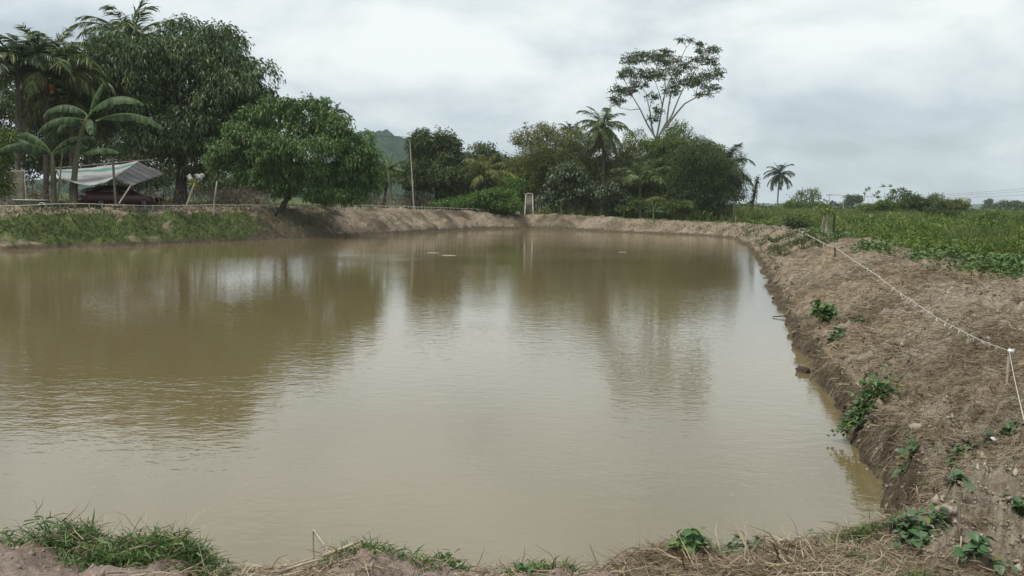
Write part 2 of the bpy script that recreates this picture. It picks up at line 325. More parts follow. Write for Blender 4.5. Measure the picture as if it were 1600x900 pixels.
MT = dict(
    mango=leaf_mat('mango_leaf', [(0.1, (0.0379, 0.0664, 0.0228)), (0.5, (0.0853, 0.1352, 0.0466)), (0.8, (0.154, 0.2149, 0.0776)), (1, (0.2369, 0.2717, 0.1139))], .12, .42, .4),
    bright=leaf_mat('bright_leaf', [(0.1, (0.0504, 0.0998, 0.0294)), (0.5, (0.105, 0.1869, 0.0546)), (0.8, (0.1837, 0.2783, 0.0945)), (1, (0.273, 0.3465, 0.147))], .22, .5, .3),
    olive=leaf_mat('olive_leaf', [(0.1, (0.072, 0.0967, 0.0255)), (0.5, (0.1441, 0.1701, 0.0425)), (0.9, (0.2521, 0.2585, 0.0708))], .2),
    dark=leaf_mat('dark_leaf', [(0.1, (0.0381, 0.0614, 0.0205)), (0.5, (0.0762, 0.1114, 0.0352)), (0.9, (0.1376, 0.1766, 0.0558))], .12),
    mid=leaf_mat('mid_leaf', [(0.1, (0.0669, 0.1051, 0.0277)), (0.5, (0.1256, 0.1812, 0.0443)), (0.9, (0.2198, 0.2719, 0.0693))], .2),
    blue=leaf_mat('bluish_leaf', [(0.1, (0.0411, 0.063, 0.0252)), (0.5, (0.0725, 0.105, 0.042)), (0.9, (0.1328, 0.168, 0.0714))], .1, .4, .4),
    shrub=leaf_mat('shrub_leaf', [(0.1, (0.0572, 0.117, 0.0243)), (0.5, (0.1073, 0.195, 0.0387)), (0.9, (0.1716, 0.273, 0.0553))], .2),
    weed=leaf_mat('weed_leaf', [(0.05, (0.0578, 0.1014, 0.0218)), (0.4, (0.1227, 0.1955, 0.0416)), (0.7, (0.2021, 0.268, 0.0602)), (0.95, (0.3609, 0.3332, 0.0984))], .25),
    fieldgrass=leaf_mat('field_grass_leaf', [(0.05, (0.0553, 0.0851, 0.0218)), (0.45, (0.1206, 0.1702, 0.0455)), (0.75, (0.2011, 0.2394, 0.0727)), (0.97, (0.3318, 0.3086, 0.1273))], .25),
    grass=LM('grass_leaf', [(.1, (.028, .05, .016)), (.45, (.058, .092, .026)), (.8, (.105, .128, .044)), (1, (.19, .165, .085))], .85, .2),
    neargrass=leaf_mat('near_grass_leaf', [(0.1, (0.0462, 0.0857, 0.0265)), (0.5, (0.099, 0.1701, 0.051)), (0.8, (0.1716, 0.2457, 0.0765)), (1, (0.264, 0.252, 0.102))], .25, .45, .35),
    straw=leaf_mat('straw', [(0.05, (0.0855, 0.0622, 0.0413)), (0.4, (0.1938, 0.1474, 0.0983)), (0.7, (0.3192, 0.2556, 0.1732)), (0.98, (0.5358, 0.4606, 0.324))], 0, .8, .15),
    thatch=leaf_mat('dry_thatch', [(0.1, (0.0805, 0.065, 0.0451)), (0.45, (0.1955, 0.1556, 0.1082)), (0.75, (0.3162, 0.2579, 0.1803)), (0.98, (0.4945, 0.4239, 0.3043))], 0, .85, .1),
    fardry=leaf_mat('far_dead_grass', [(.1, (.045, .034, .022)), (.45, (.11, .082, .052)), (.75, (.19, .145, .095)), (.98, (.32, .26, .17))], 0, .85, .1),
    brush=leaf_mat('dry_brush', [(.1, (.05, .038, .03)), (.5, (.12, .092, .07)), (.9, (.22, .18, .14))], 0, .85, .1),
    palm=leaf_mat('palm_leaf', [(0.1, (0.0446, 0.0743, 0.0207)), (0.5, (0.0921, 0.1323, 0.0367)), (0.9, (0.1782, 0.2093, 0.0631))], .2, .4, .4),
    palmmix=leaf_mat('mixed_palm_leaf', [(.1, (.035, .055, .016)), (.55, (.075, .098, .03)), (.8, (.14, .15, .05)), (1, (.3, .25, .09))], .25, .45, .3),
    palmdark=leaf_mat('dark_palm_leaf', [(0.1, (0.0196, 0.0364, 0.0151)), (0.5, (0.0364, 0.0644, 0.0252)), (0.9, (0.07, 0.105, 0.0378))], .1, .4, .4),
    palmyel=leaf_mat('yellow_palm_leaf', [(.1, (.10, .13, .028)), (.5, (.18, .205, .048)), (.9, (.28, .265, .075))], .25, .45, .35),
    deadfrond=leaf_mat('dead_frond', [(.1, (.05, .035, .022)), (.6, (.12, .085, .05)), (1, (.2, .15, .09))], 0, .8, .1),
    banana=leaf_mat('banana_leaf', [(0.1, (0.0233, 0.0504, 0.0194)), (0.5, (0.0492, 0.0864, 0.0324)), (0.9, (0.0972, 0.144, 0.0594))], .25, .5, .2),
    creeper=leaf_mat('creeper_leaf', [(0.1, (0.0484, 0.0866, 0.0238)), (0.5, (0.0908, 0.1559, 0.0416)), (0.9, (0.1513, 0.2195, 0.0673))], .2, .45, .35),
    bark=rough_mat('bark', (.05, .04, .032), (.16, .14, .115), 5, .9, .03, (1, 1, .25)),
    palebark=rough_mat('pale_bark', (.2, .175, .14), (.42, .385, .32), 5, .85, .02, (1, 1, .3)),
    darkbark=rough_mat('dark_bark', (.025, .02, .017), (.075, .062, .05), 5, .9, .03, (1, 1, .25)),
    pseudostem=rough_mat('banana_stem', (.03, .032, .016), (.10, .10, .052), 4, .7, .02, (1, 1, .25), (.075, .055, .035)),
    wood=rough_mat('weathered_wood', (.17, .145, .11), (.36, .32, .26), 8, .85, .008, (1, 1, .15)),
    greywood=rough_mat('grey_pole', (.11, .1, .085), (.24, .225, .195), 8, .85, .008, (1, 1, .15)),
    darkwood=rough_mat('dark_wood', (.03, .026, .022), (.09, .078, .066), 8, .85, .008, (1, 1, .15)),
    white=rough_mat('white_plastic', (.6, .59, .55), (.8, .79, .76), 5, .5, 0, spec=.4),
    rope=rough_mat('white_rope', (.4, .36, .31), (.66, .61, .54), 60, .8, 0),
    concrete=rough_mat('mossy_concrete', (.07, .068, .052), (.2, .185, .145), 2.6, .9, .02, (1, 1, .6), (.34, .315, .26)),
    concrete_edge=rough_mat('worn_concrete_edge', (.3, .28, .23), (.52, .49, .42), 6, .9, .01),
    metal=rough_mat('dull_metal', (.16, .165, .16), (.32, .33, .32), 5, .5, 0, metal=.0, spec=.5),
    blackmetal=rough_mat('black_metal', (.012, .012, .012), (.03, .03, .03), 5, .5, 0, spec=.4),
    carpaint=rough_mat('dark_red_paint', (.055, .013, .015), (.075, .019, .02), 3, .3, 0, spec=.5),
    lamp=rough_mat('tail_lamp_glass', (.2, .015, .015), (.28, .025, .022), 9, .2, 0, spec=.5),
    glass=rough_mat('dark_glass', (.012, .014, .015), (.02, .022, .024), 3, .08, 0, spec=.5),
    rubber=rough_mat('rubber', (.012, .012, .012), (.03, .03, .028), 12, .8, 0),
    rim=rough_mat('alloy_rim', (.3, .3, .3), (.42, .42, .42), 4, .35, 0, metal=.6, spec=.5),
    skin=rough_mat('skin', (.2, .115, .075), (.26, .155, .1), 6, .55, 0),
    greyshirt=rough_mat('grey_shirt', (.3, .29, .27), (.42, .41, .38), 9, .85, 0),
    darkcloth=rough_mat('dark_cloth', (.015, .015, .018), (.03, .03, .034), 9, .85, 0),
    hair=rough_mat('hair', (.012, .01, .009), (.03, .026, .022), 30, .6, 0),
    hen=rough_mat('brown_feathers', (.06, .025, .012), (.15, .065, .028), 14, .75, 0),
    comb=rough_mat('red_comb', (.3, .03, .02), (.4, .05, .03), 9, .6, 0),
    clay=rough_mat('pale_clay', (.18, .148, .11), (.32, .275, .21), 7, .95, .025, (1, 1, 1), (.46, .41, .33)),
    crumb=rough_mat('dry_soil_crumb', (.16, .125, .1), (.36, .3, .245), 3, .95, 0),
    mud=rough_mat('dark_mud', (.045, .035, .027), (.13, .105, .08), 8, .9, .02),
    nut=rough_mat('orange_coconut', (.3, .1, .02), (.5, .2, .05), 5, .5, 0),
    sack=rough_mat('dirty_white_cloth', (.2, .2, .19), (.5, .5, .47), 4, .9, 0),
    foam=rough_mat('pale_foam', (.22, .21, .16), (.48, .46, .39), 9, .8, 0),
    roofing=rough_mat('rusty_roofing', (.05, .045, .04), (.16, .14, .12), 3, .7, .01),
)
# ground
def ground_mat():
    m, t, b = mat_base('bank_soil')
    pos = N(t, 'ShaderNodeTexCoord').outputs['Object']
    def A(n): return N(t, 'ShaderNodeAttribute', attribute_name=n).outputs['Fac']
    n_big = noise(t, pos, .8, 6, .6, .4); n_mid = noise(t, pos, 4.5, 6, .65, .3); n_fine = noise(t, pos, 28, 5, .7)
    # matted fibres
    fib = noise(t, mapping(t, pos, (6, 30, 12), rot=(0, 0, .5)), 1.6, 6, .7, 1.4)
    fib2 = noise(t, mapping(t, pos, (34, 8, 12), rot=(0, 0, -.35)), 1.6, 6, .7, 1.2)
    fb = mathn(t, 'MULTIPLY', mathn(t, 'ADD', fib, fib2), .5)
    thatch = ramp(t, mathn(t, 'ADD', mathn(t, 'MULTIPLY', fb, .62), mathn(t, 'MULTIPLY', n_mid, .42)),
                  [(.36, (.065, .052, .039)), (.46, (.165, .133, .098)), (.55, (.275, .226, .17)), (.68, (.44, .38, .3))])
    clay = ramp(t, mathn(t, 'ADD', mathn(t, 'MULTIPLY', n_fine, .5), mathn(t, 'MULTIPLY', n_mid, .5)), [(.3, (.09, .07, .052)), (.46, (.2, .165, .125)), (.58, (.31, .265, .205)), (.72, (.42, .375, .305))])
    soil = ramp(t, mathn(t, 'ADD', mathn(t, 'MULTIPLY', n_fine, .5), mathn(t, 'MULTIPLY', n_mid, .5)), [(.3, (.13, .096, .074)), (.5, (.27, .21, .172)), (.66, (.40, .33, .28))])
    green = ramp(t, n_mid, [(.3, (.035, .05, .017)), (.5, (.075, .098, .03)), (.7, (.13, .14, .05))])
    wet_shade = ramp(t, mathn(t, 'ADD', mathn(t, 'MULTIPLY', n_mid, .6), mathn(t, 'MULTIPLY', n_fine, .4)), [(.3, (.03, .024, .016)), (.5, (.085, .068, .046)), (.65, (.15, .12, .08))])
    def soft(attr, sc=.55):   # break mask edges up with noise
        return ramp(t, mathn(t, 'ADD', attr, mathn(t, 'MULTIPLY', mathn(t, 'SUBTRACT', n_mid, .5), sc)), [(.35, 0.), (.65, 1.)])
    patch = noise(t, pos, .38, 5, .62, .6)
    thatch = mixc(t, ramp(t, patch, [(.42, 0.), (.6, .75)]), thatch, mixc(t, 1.0, thatch, (1.0, .93, .83), 'MULTIPLY'))
    thatch = mixc(t, ramp(t, noise(t, pos, .55, 4, .6, .2), [(.38, .85), (.54, 0.)]), thatch, mixc(t, 1.0, thatch, (.5, .5, .46), 'MULTIPLY'))
    c = mixc(t, soft(A('soil')), thatch, soil)
    c = mixc(t, soft(A('pale'), .9), c, clay)
    c = mixc(t, soft(A('green'), .8), c, green)
    c = mixc(t, soft(A('wet_shade')), c, wet_shade)
    t.links.new(c, b.inputs['Base Color']); b.inputs['Roughness'].default_value = .95; b.inputs['Specular IOR Level'].default_value = .12
    hgt = mathn(t, 'ADD', mathn(t, 'ADD', mathn(t, 'MULTIPLY', n_mid, .05), mathn(t, 'MULTIPLY', n_fine, .014)), mathn(t, 'MULTIPLY', fb, .02))
    bp = N(t, 'ShaderNodeBump'); bp.inputs['Strength'].default_value = 1; bp.inputs['Distance'].default_value = 1.0
    t.links.new(hgt, bp.inputs['Height']); t.links.new(bp.outputs[0], b.inputs['Normal'])
    return m
RUFFLES = [(*onz(560, 402, 0)[:2], 3.0, 4.0, 1.2), (*onz(60, 620, 0)[:2], 3.5, 2.6, .8)]
def water_mat():
    m, t, b = mat_base('muddy_water')
    pos = N(t, 'ShaderNodeTexCoord').outputs['Object']
    c = ramp(t, noise(t, pos, .06, 3), [(.3, (.148, .115, .054)), (.7, (.176, .140, .072))])
    t.links.new(c, b.inputs['Base Color'])
    b.inputs['Roughness'].default_value = .015; b.inputs['IOR'].default_value = 1.58; b.inputs['Specular IOR Level'].default_value = .95
    p1 = noise(t, mapping(t, pos, (2.6, 4.6, 1), rot=(0, 0, .2)), 1.0, 3, .55, .3)
    p2 = noise(t, mapping(t, pos, (7, 12, 1), rot=(0, 0, -.15)), 1.0, 2, .5, .2)
    calm = ramp(t, noise(t, mapping(t, pos, (.05, .11, 1)), 1.0, 3), [(.35, .45), (.65, 1.1)])
    # wind-ruffled patches where breeze touches the pond
    sp = N(t, 'ShaderNodeSeparateXYZ'); t.links.new(pos, sp.inputs[0])
    wn = noise(t, mapping(t, pos, (.16, .3, 1)), 1.0, 4, .6, .5)
    for (cx, cy, rx, ry, amt) in RUFFLES:
        ex = mathn(t, 'DIVIDE', mathn(t, 'SUBTRACT', sp.outputs[0], cx), rx); ey = mathn(t, 'DIVIDE', mathn(t, 'SUBTRACT', sp.outputs[1], cy), ry)
        dd = mathn(t, 'ADD', mathn(t, 'ADD', mathn(t, 'MULTIPLY', ex, ex), mathn(t, 'MULTIPLY', ey, ey)), mathn(t, 'MULTIPLY', mathn(t, 'SUBTRACT', wn, .5), 5.5))
        calm = mathn(t, 'ADD', calm, ramp(t, dd, [(.0, amt), (1.0, 0.)]))
    h = mathn(t, 'MULTIPLY', mathn(t, 'ADD', mathn(t, 'MULTIPLY', p1, .0052), mathn(t, 'MULTIPLY', p2, .0027)), calm)
    bp = N(t, 'ShaderNodeBump'); bp.inputs['Strength'].default_value = 1; bp.inputs['Distance'].default_value = 1.0
    t.links.new(h, bp.inputs['Height']); t.links.new(bp.outputs[0], b.inputs['Normal'])
    return m
# ------------------------------------------------------------------ ground sheet
def field_edge():
    """inner edge of the weedy field on the right of the bank, in metres"""
    return onz([1130, 1200, 1250, 1330, 1400, 1440, 1500, 1600, 1760], [346, 352, 359, 371, 386, 402, 417, 432, 470], 1.15)[:, :2]
FE = field_edge()
def in_field(x, y):
    """>0 inside the field on the right (distance-like)"""
    xe = np.interp(y, FE[::-1, 1], FE[::-1, 0], left=FE[-1, 0] + 2, right=FE[0, 0])
    return np.where(y > FE[0, 1], 5.0, (x - xe) * .8) * (y > 3)
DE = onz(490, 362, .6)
def shaded_earth(x, y, d):
    """damp bare earth with the shade of the leaning tree painted in"""
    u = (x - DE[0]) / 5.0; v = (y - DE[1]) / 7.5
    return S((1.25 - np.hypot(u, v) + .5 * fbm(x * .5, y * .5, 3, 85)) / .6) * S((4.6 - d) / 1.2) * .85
def build_ground():
    az = np.concatenate([np.arange(-180, -44, 3.0), np.arange(-44, 44, .16), np.arange(44, 180, 3.0)])
    az = np.radians(az)
    rr = [0.4]
    while rr[-1] < 3000:
        r = rr[-1]; rr.append(r + (.02 + .0030 * r if r < 120 else .05 * r))
    rr = np.array(rr); na, nr = len(az), len(rr)
    Rg, Ag = np.meshgrid(rr, az, indexing='ij')
    X = (Rg * np.sin(Ag)).ravel(); Y = (Rg * np.cos(Ag)).ravel()
    Z, d, lump, rid = ground(X, Y, True)
    V = np.stack([X, Y, Z], 1)
    V = np.vstack([V, [[0, 0, gz(0, 0)]]])
    i = np.arange(nr - 1)[:, None] * na; j = np.arange(na)[None]; j2 = (j + 1) % na
    F = np.stack([i + j, i + na + j, i + na + j2, i + j2], -1).reshape(-1, 4)
    c = nr * na
    T = np.stack([np.full(na, c), np.arange(na), (np.arange(na) + 1) % na], 1)
    f = in_field(X, Y)
    r = np.hypot(X, Y)
    gl = S((-X - 8) / 12) * S((Y - 30) / 10)
    nz = fbm(X * .35, Y * .35, 3, 81)
    leftgrass = gl * S((3.2 - d) / .8) * np.clip(.85 + nz * 1.0 + S((-X - 11) / 8) * .35 + .9 * fbm(X * 1.1, Y * .8, 3, 84) - .2 * S((.7 - d) / .5), 0, 1)
    yard = S((d - 4.5) / 3) * S((10 - X) / 10) * S((Y - 35) / 10) * np.clip(.45 + nz * .8, 0, 1)
    far = S((d - 3) / 2) * S((Y - 70) / 8) * S((X + 4) / 8)
    rs = S((X - 2.5) / 1.5) * S((2.3 - d) / 1) * S((d - .15) / .3) * np.clip(.05 + nz * 1.3, 0, .5) * S((60 - Y) / 10) * S((r - 10) / 6) * S((1.7 - d) / .6)
    green = np.clip(np.maximum.reduce([rs, leftgrass * .8, yard, far, S(f / 2 + .5), S((r - 160) / 60)]) , 0, 1)
    soil = np.clip(S((7.5 - r) / 2.5) * S((1.6 - X) / 2) + np.clip(nz, 0, 1) * .4, 0, 1)
    pale = np.clip(S((X - 1.5) / 1.5) * np.clip((26 - r) / 12, 0, 1) * (.0 + .75 * S(.5 - rid * 2.6)) + clay(X, Y) / .05 * .8 - .05, 0, 1)
    wet_shade = np.maximum.reduce([S((.34 - d) / .3), shaded_earth(X, Y, d), S((r - 36) / 12) * S((5 - d) / 2) * S((14 - X) / 8) * S((X + 19) / 6) * np.clip(.45 + nz * .9, 0, .7)])  # damp waterline, mud with tree shade painted into its colour, darker far bank
    e = lambda a: np.append(a, 0)
    me = make_mesh('ground', V, [(F, 0), (T, 0)], ground_mat(), True, dict(green=e(green), soil=e(soil), pale=e(pale), wet_shade=e(wet_shade)))
    tag(link('ground', me), 'brown earth banks and flat land around the pond', None, None, 'structure')
build_ground()
x0, y0 = POLY.min(0) - 3; x1, y1 = POLY.max(0) + 3
wv = np.array([(x0, y0, 0), (x1, y0, 0), (x1, y1, 0), (x0, y1, 0)])
tag(link('pond_water', make_mesh('pond_water', wv, [(np.array([[0, 1, 2, 3]]), 0)], water_mat())), 'muddy olive brown pond water with small ripples', None, None, 'structure')
# ------------------------------------------------------------------ hills
def hill(name, prof, y, thick, seed, label):
    px = np.array([p[0] for p in prof], float); py = np.array([p[1] for p in prof], float)
    xs = np.linspace(px[0], px[-1], 420); top = np.interp(xs, px, py)
    P = at(xs, top, y); P[:, 2] += (fbm(P[:, 0] / 9, P[:, 0] * 0, 3, seed) * 2 + fbm(P[:, 0] / 30, P[:, 0] * 0 + 4, 2, seed) * 2)
    rows = []; K = 60
    for k in range(K):
        t = k / (K - 1)           # front foot to crest
        row = P.copy(); row[:, 1] = y - thick * (1 - t)
        row[:, 0] = P[:, 0] * (row[0, 1] / y)
        h = .9 + (P[:, 2] - .9) * np.sin(t * np.pi / 2) ** 1.1
        row[:, 2] = h + (fbm(row[:, 0] / 7, row[:, 1] / 7, 3, seed + 5) * 3.5 + np.abs(fbm(row[:, 0] / 16, row[:, 1] / 16, 2, seed + 8)) * 5) * min(1, t * 4) * min(1, (1.02 - t) * 6)
        rows.append(row)
    b1 = P.copy(); b1[:, 1] = y + thick; b1[:, 2] = .5; rows.append(b1)
    V = np.concatenate(rows); n = len(xs); i = np.arange(K)[:, None] * n; j = np.arange(n - 1)[None]
    F = np.stack([i + j, i + j + 1, i + n + j + 1, i + n + j], -1).reshape(-1, 4)
    m, t, b = mat_base(name + '_forest'); pos = N(t, 'ShaderNodeTexCoord').outputs['Object']
    t.links.new(ramp(t, noise(t, pos, .09, 6, .7), [(.3, (.012, .026, .016)), (.5, (.026, .05, .03)), (.7, (.055, .085, .045))]), b.inputs['Base Color'])
    b.inputs['Roughness'].default_value = 1; b.inputs['Specular IOR Level'].default_value = 0
    tag(link(name, make_mesh(name, V, [(F, 0)], m, False)), label, None, None, 'structure')
hill('wooded_hill', [(-500, 300), (-100, 290), (200, 285), (380, 280), (470, 258), (520, 234), (552, 215), (580, 212), (640, 224), (700, 243), (760, 250), (840, 258), (960, 285), (1080, 312)], 950, 420, 301, 'forested hill rising behind the trees on the left')
hill('distant_ridge', [(1050, 321), (1250, 319), (1400, 321), (1500, 320), (1620, 323), (1800, 326), (2300, 330)], 2300, 300, 331, 'faint low ridge on the right horizon')
# ------------------------------------------------------------------ trees
def crown_leaves(lobes, nclump, per, L, Wd, rng, clump_r, ow=.6, rw=.7, dz=-.35, droop=.3, inner=.25, cut=-.55):
    C = np.array([l[0] for l in lobes]); Rd = np.array([l[1] for l in lobes])
    area = (Rd[:, 0] * Rd[:, 2] + Rd[:, 0] * Rd[:, 1] + Rd[:, 1] * Rd[:, 2]); pr = area / area.sum()
    k = rng.choice(len(lobes), nclump * 2, p=pr)
    u = nrm(rng.normal(size=(nclump * 2, 3)))
    fac = np.where(rng.random(nclump * 2) < inner, rng.uniform(.35, .85, nclump * 2), rng.uniform(.82, 1.1, nclump * 2))
    ok = (u[:, 2] > cut) | (rng.random(nclump * 2) < .3)
    pos = C[k] + Rd[k] * u * fac[:, None]
    pos, u = pos[ok][:nclump], u[ok][:nclump]
    n = len(pos)
    base = np.repeat(pos, per, 0) + rng.normal(size=(n * per, 3)) * clump_r * .5
    d = np.repeat(u, per, 0) * ow + nrm(rng.normal(size=(n * per, 3))) * rw + np.array([0, 0, dz])
    sc = rng.uniform(.7, 1.25, n * per)
    return leaves(base, d, L * sc, Wd * sc, rng, droop)
def wiggle(p, q, n, amp, rng):
    t = np.linspace(0, 1, n)[:, None]; L = np.linalg.norm(q - p)
    w = np.cumsum(rng.normal(size=(n, 3)), 0) * amp * L / n; w -= t * w[-1]; w[0] = 0
    return p + (q - p) * t + w
def tree(name, label, px, y, lobes, leaf, bark, nclump, L, Wd, per=10, clump_r=.35, tr=.2, seed=1, cat='tree', group=None, trunk=None, limbs=True,
         twigs=3, ow=.6, rw=.7, dz=-.35, droop=.3, inner=.25, cut=-.55, nsub=9):
    rng = np.random.default_rng(seed); base = foot(px, y)
    t = thing(name, label, cat, base, group)
    s = y / FPX
    LB = []
    for l in lobes:
        dd = l[4] if len(l) > 4 else rng.uniform(-.3, .3) * l[2] * s
        c = at(l[0], l[1], y + dd) - base
        LB.append((c, np.array([l[2] * s, (l[5] if len(l) > 5 else .5 * (l[2] + l[3])) * s, l[3] * s])))
    SL = []
    for c, r in LB:
        SL.append((c, r * .64))
        for _ in range(nsub):
            u = nrm(rng.normal(size=3) + np.array([0, -.25, .25])); k = rng.uniform(.26, .46)
            SL.append((c + r * u * rng.uniform(.68, .92), r * k * np.array([1.1, 1.1, .8])))
    V, F = crown_leaves(SL, nclump, per, L, Wd, rng, clump_r, ow, rw, dz, droop, inner * .5, -.25)
    link('crown', make_mesh('crown', V, [(F, 0)], leaf), t)
    mb = MB()
    cz = np.mean([c for c, r in LB], 0)
    if trunk is not None:
        P = np.array([at(a, b, y + (c[0] if c else 0)) - base for a, b, *c in trunk]); P[0] = (P[0][0], P[0][1], -.15)
    else:
        top = cz * .75; top[2] = min(c[2] - r[2] * .3 for c, r in LB if True) if len(LB) > 1 else cz[2] * .7
        top[2] = max(top[2], .4); P = wiggle(np.array([0, 0, -.15]), top, 6, .15, rng)
    tt = np.linspace(0, 1, len(P)); rad = tr * (1 - .45 * tt); rad[0] *= 1.3
    mb.tube(P, rad, 8)
    if limbs:
        for c, r in LB:
            st = P[-1] if len(P) < 3 or rng.random() < .6 else P[-2]
            q = wiggle(st, c + r * rng.normal(size=3) * .15, 7, .28, rng)
            lr = tr * .42
            mb.tube(q, np.linspace(lr, lr * .3, 7), 5, cap=False)
            for _ in range(twigs):
                u = nrm(rng.normal(size=3) + np.array([0, 0, .5]))
                q2 = wiggle(q[rng.integers(3, 7)], c + r * u * .92, 5, .3, rng)
                mb.tube(q2, np.linspace(lr * .35, lr * .1, 5), 4, cap=False)
    mb.obj('trunk', bark, t)
    return t, base, LB
# big mango behind the tarp
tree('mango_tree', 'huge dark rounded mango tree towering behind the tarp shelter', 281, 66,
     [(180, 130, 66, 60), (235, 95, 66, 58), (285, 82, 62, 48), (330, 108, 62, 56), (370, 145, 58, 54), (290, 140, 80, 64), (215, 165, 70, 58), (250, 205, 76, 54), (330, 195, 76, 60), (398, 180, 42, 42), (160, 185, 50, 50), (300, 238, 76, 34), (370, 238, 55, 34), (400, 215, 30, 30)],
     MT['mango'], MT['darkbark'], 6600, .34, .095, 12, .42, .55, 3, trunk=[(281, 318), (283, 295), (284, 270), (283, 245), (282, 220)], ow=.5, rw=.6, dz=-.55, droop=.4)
tree('leaning_tree', 'bright green spreading tree leaning over the bank edge', 437, 60.5,
     [(368, 232, 34, 28), (405, 200, 34, 30), (440, 180, 30, 26), (480, 182, 36, 28), (518, 202, 32, 28), (548, 235, 34, 32), (562, 272, 28, 26), (480, 235, 60, 42), (425, 240, 44, 34), (395, 262, 42, 20), (535, 282, 40, 26), (470, 275, 50, 22), (515, 298, 46, 16), (350, 256, 28, 20), (572, 292, 20, 18), (430, 285, 40, 12), (560, 250, 30, 34), (385, 212, 34, 26), (545, 305, 34, 11), (588, 272, 14, 20), (446, 300, 26, 9), (340, 240, 18, 14), (500, 168, 18, 12), (395, 280, 30, 12)],
     MT['bright'], MT['darkbark'], 4000, .25, .11, 12, .3, .2, 5, trunk=[(437, 330), (446, 315), (456, 302), (466, 290), (472, 270)], ow=.45, rw=.75, dz=-.4, droop=.45)
# understory on the left
LU = 'dim trees crowding behind the tarp shelter'
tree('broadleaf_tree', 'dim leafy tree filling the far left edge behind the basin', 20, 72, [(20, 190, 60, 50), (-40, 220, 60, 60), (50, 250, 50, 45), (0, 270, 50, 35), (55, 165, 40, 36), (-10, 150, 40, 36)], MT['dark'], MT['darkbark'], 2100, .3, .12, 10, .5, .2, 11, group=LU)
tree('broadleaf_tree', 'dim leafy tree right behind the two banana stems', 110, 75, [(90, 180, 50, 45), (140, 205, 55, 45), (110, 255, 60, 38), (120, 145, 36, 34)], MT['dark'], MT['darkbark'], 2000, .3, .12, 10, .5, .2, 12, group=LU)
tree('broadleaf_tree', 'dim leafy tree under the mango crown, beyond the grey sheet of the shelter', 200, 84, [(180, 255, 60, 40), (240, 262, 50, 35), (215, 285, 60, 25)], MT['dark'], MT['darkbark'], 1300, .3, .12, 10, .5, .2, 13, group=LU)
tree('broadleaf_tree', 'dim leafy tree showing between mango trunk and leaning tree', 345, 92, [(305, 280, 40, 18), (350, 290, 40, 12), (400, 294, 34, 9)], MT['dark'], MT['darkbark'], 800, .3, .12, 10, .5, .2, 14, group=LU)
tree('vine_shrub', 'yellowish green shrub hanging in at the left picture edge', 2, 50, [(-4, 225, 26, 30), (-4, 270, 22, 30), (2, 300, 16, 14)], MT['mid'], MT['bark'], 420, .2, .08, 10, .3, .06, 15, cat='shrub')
# trees right of the leaning tree
tree('round_tree', 'tall dark rounded tree beside the leaning utility pole', 682, 96, [(680, 235, 36, 36), (660, 250, 28, 32), (705, 250, 24, 30), (675, 278, 46, 30), (715, 285, 26, 24), (655, 288, 30, 20), (690, 296, 34, 14)], MT['dark'], MT['darkbark'], 2600, .34, .13, 11, .45, .25, 21)
tree('background_tree', 'dark green tree just behind the yellow palm', 752, 116, [(752, 252, 30, 24), (735, 272, 26, 24), (775, 265, 24, 26), (720, 268, 22, 16), (795, 275, 22, 26), (740, 292, 40, 20)], MT['dark'], MT['darkbark'], 1500, .36, .14, 10, .5, .25, 22)
tree('background_tree', 'dim green tree behind the small banana plant by the pole', 600, 110, [(608, 272, 34, 16), (578, 282, 30, 14), (640, 275, 25, 16)], MT['mid'], MT['darkbark'], 700, .34, .14, 10, .5, .25, 23)
tree('leafy_shrub', 'fresh green shrub at the foot of the yellow palm', 760, 93, [(762, 308, 26, 12), (735, 314, 32, 10), (782, 308, 24, 14), (700, 319, 26, 7), (790, 320, 30, 10), (755, 319, 40, 10)], MT['shrub'], MT['bark'], 1900, .26, .12, 10, .35, .06, 24, 'shrub', limbs=False)
tree('leafy_shrub', 'small fresh green shrub beside the leaning trunk', 500, 66, [(490, 308, 18, 9), (506, 313, 16, 8)], MT['shrub'], MT['bark'], 220, .2, .09, 10, .25, .04, 25, 'shrub', limbs=False)
# the wood on the far bank
WD = 'trees of the wood on the far bank'
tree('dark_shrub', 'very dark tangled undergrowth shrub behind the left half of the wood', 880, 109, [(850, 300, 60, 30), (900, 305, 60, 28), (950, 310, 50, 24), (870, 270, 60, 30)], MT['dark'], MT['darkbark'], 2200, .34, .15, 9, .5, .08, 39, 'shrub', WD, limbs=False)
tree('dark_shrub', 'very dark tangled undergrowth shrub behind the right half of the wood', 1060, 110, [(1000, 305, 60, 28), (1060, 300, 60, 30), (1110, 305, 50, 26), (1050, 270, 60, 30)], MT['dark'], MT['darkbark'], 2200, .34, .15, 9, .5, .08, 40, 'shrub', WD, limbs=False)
tree('olive_tree', 'olive green bushy tree above the concrete pillar', 848, 104, [(835, 245, 40, 40), (870, 225, 38, 36), (815, 275, 28, 40), (850, 280, 50, 44), (885, 262, 44, 44), (825, 305, 36, 26), (865, 310, 40, 24)], MT['olive'], MT['palebark'], 4200, .22, .1, 11, .4, .16, 31, group=WD, dz=0, droop=.2, twigs=6)
tree('olive_tree', 'olive brown tree around the foot of the coconut palm', 930, 106, [(905, 235, 30, 32), (930, 250, 38, 36), (965, 262, 40, 42), (940, 290, 50, 38), (910, 270, 40, 40)], MT['olive'], MT['palebark'], 3000, .22, .1, 11, .4, .15, 32, group=WD, dz=0, droop=.2, twigs=6)
tree('broad_shrub', 'dark bluish shrub with broad leaves low on the far bank', 915, 97, [(895, 290, 40, 34), (930, 305, 42, 28), (880, 315, 34, 18), (955, 315, 28, 18)], MT['blue'], MT['darkbark'], 1700, .34, .18, 8, .4, .1, 33, 'shrub', WD)
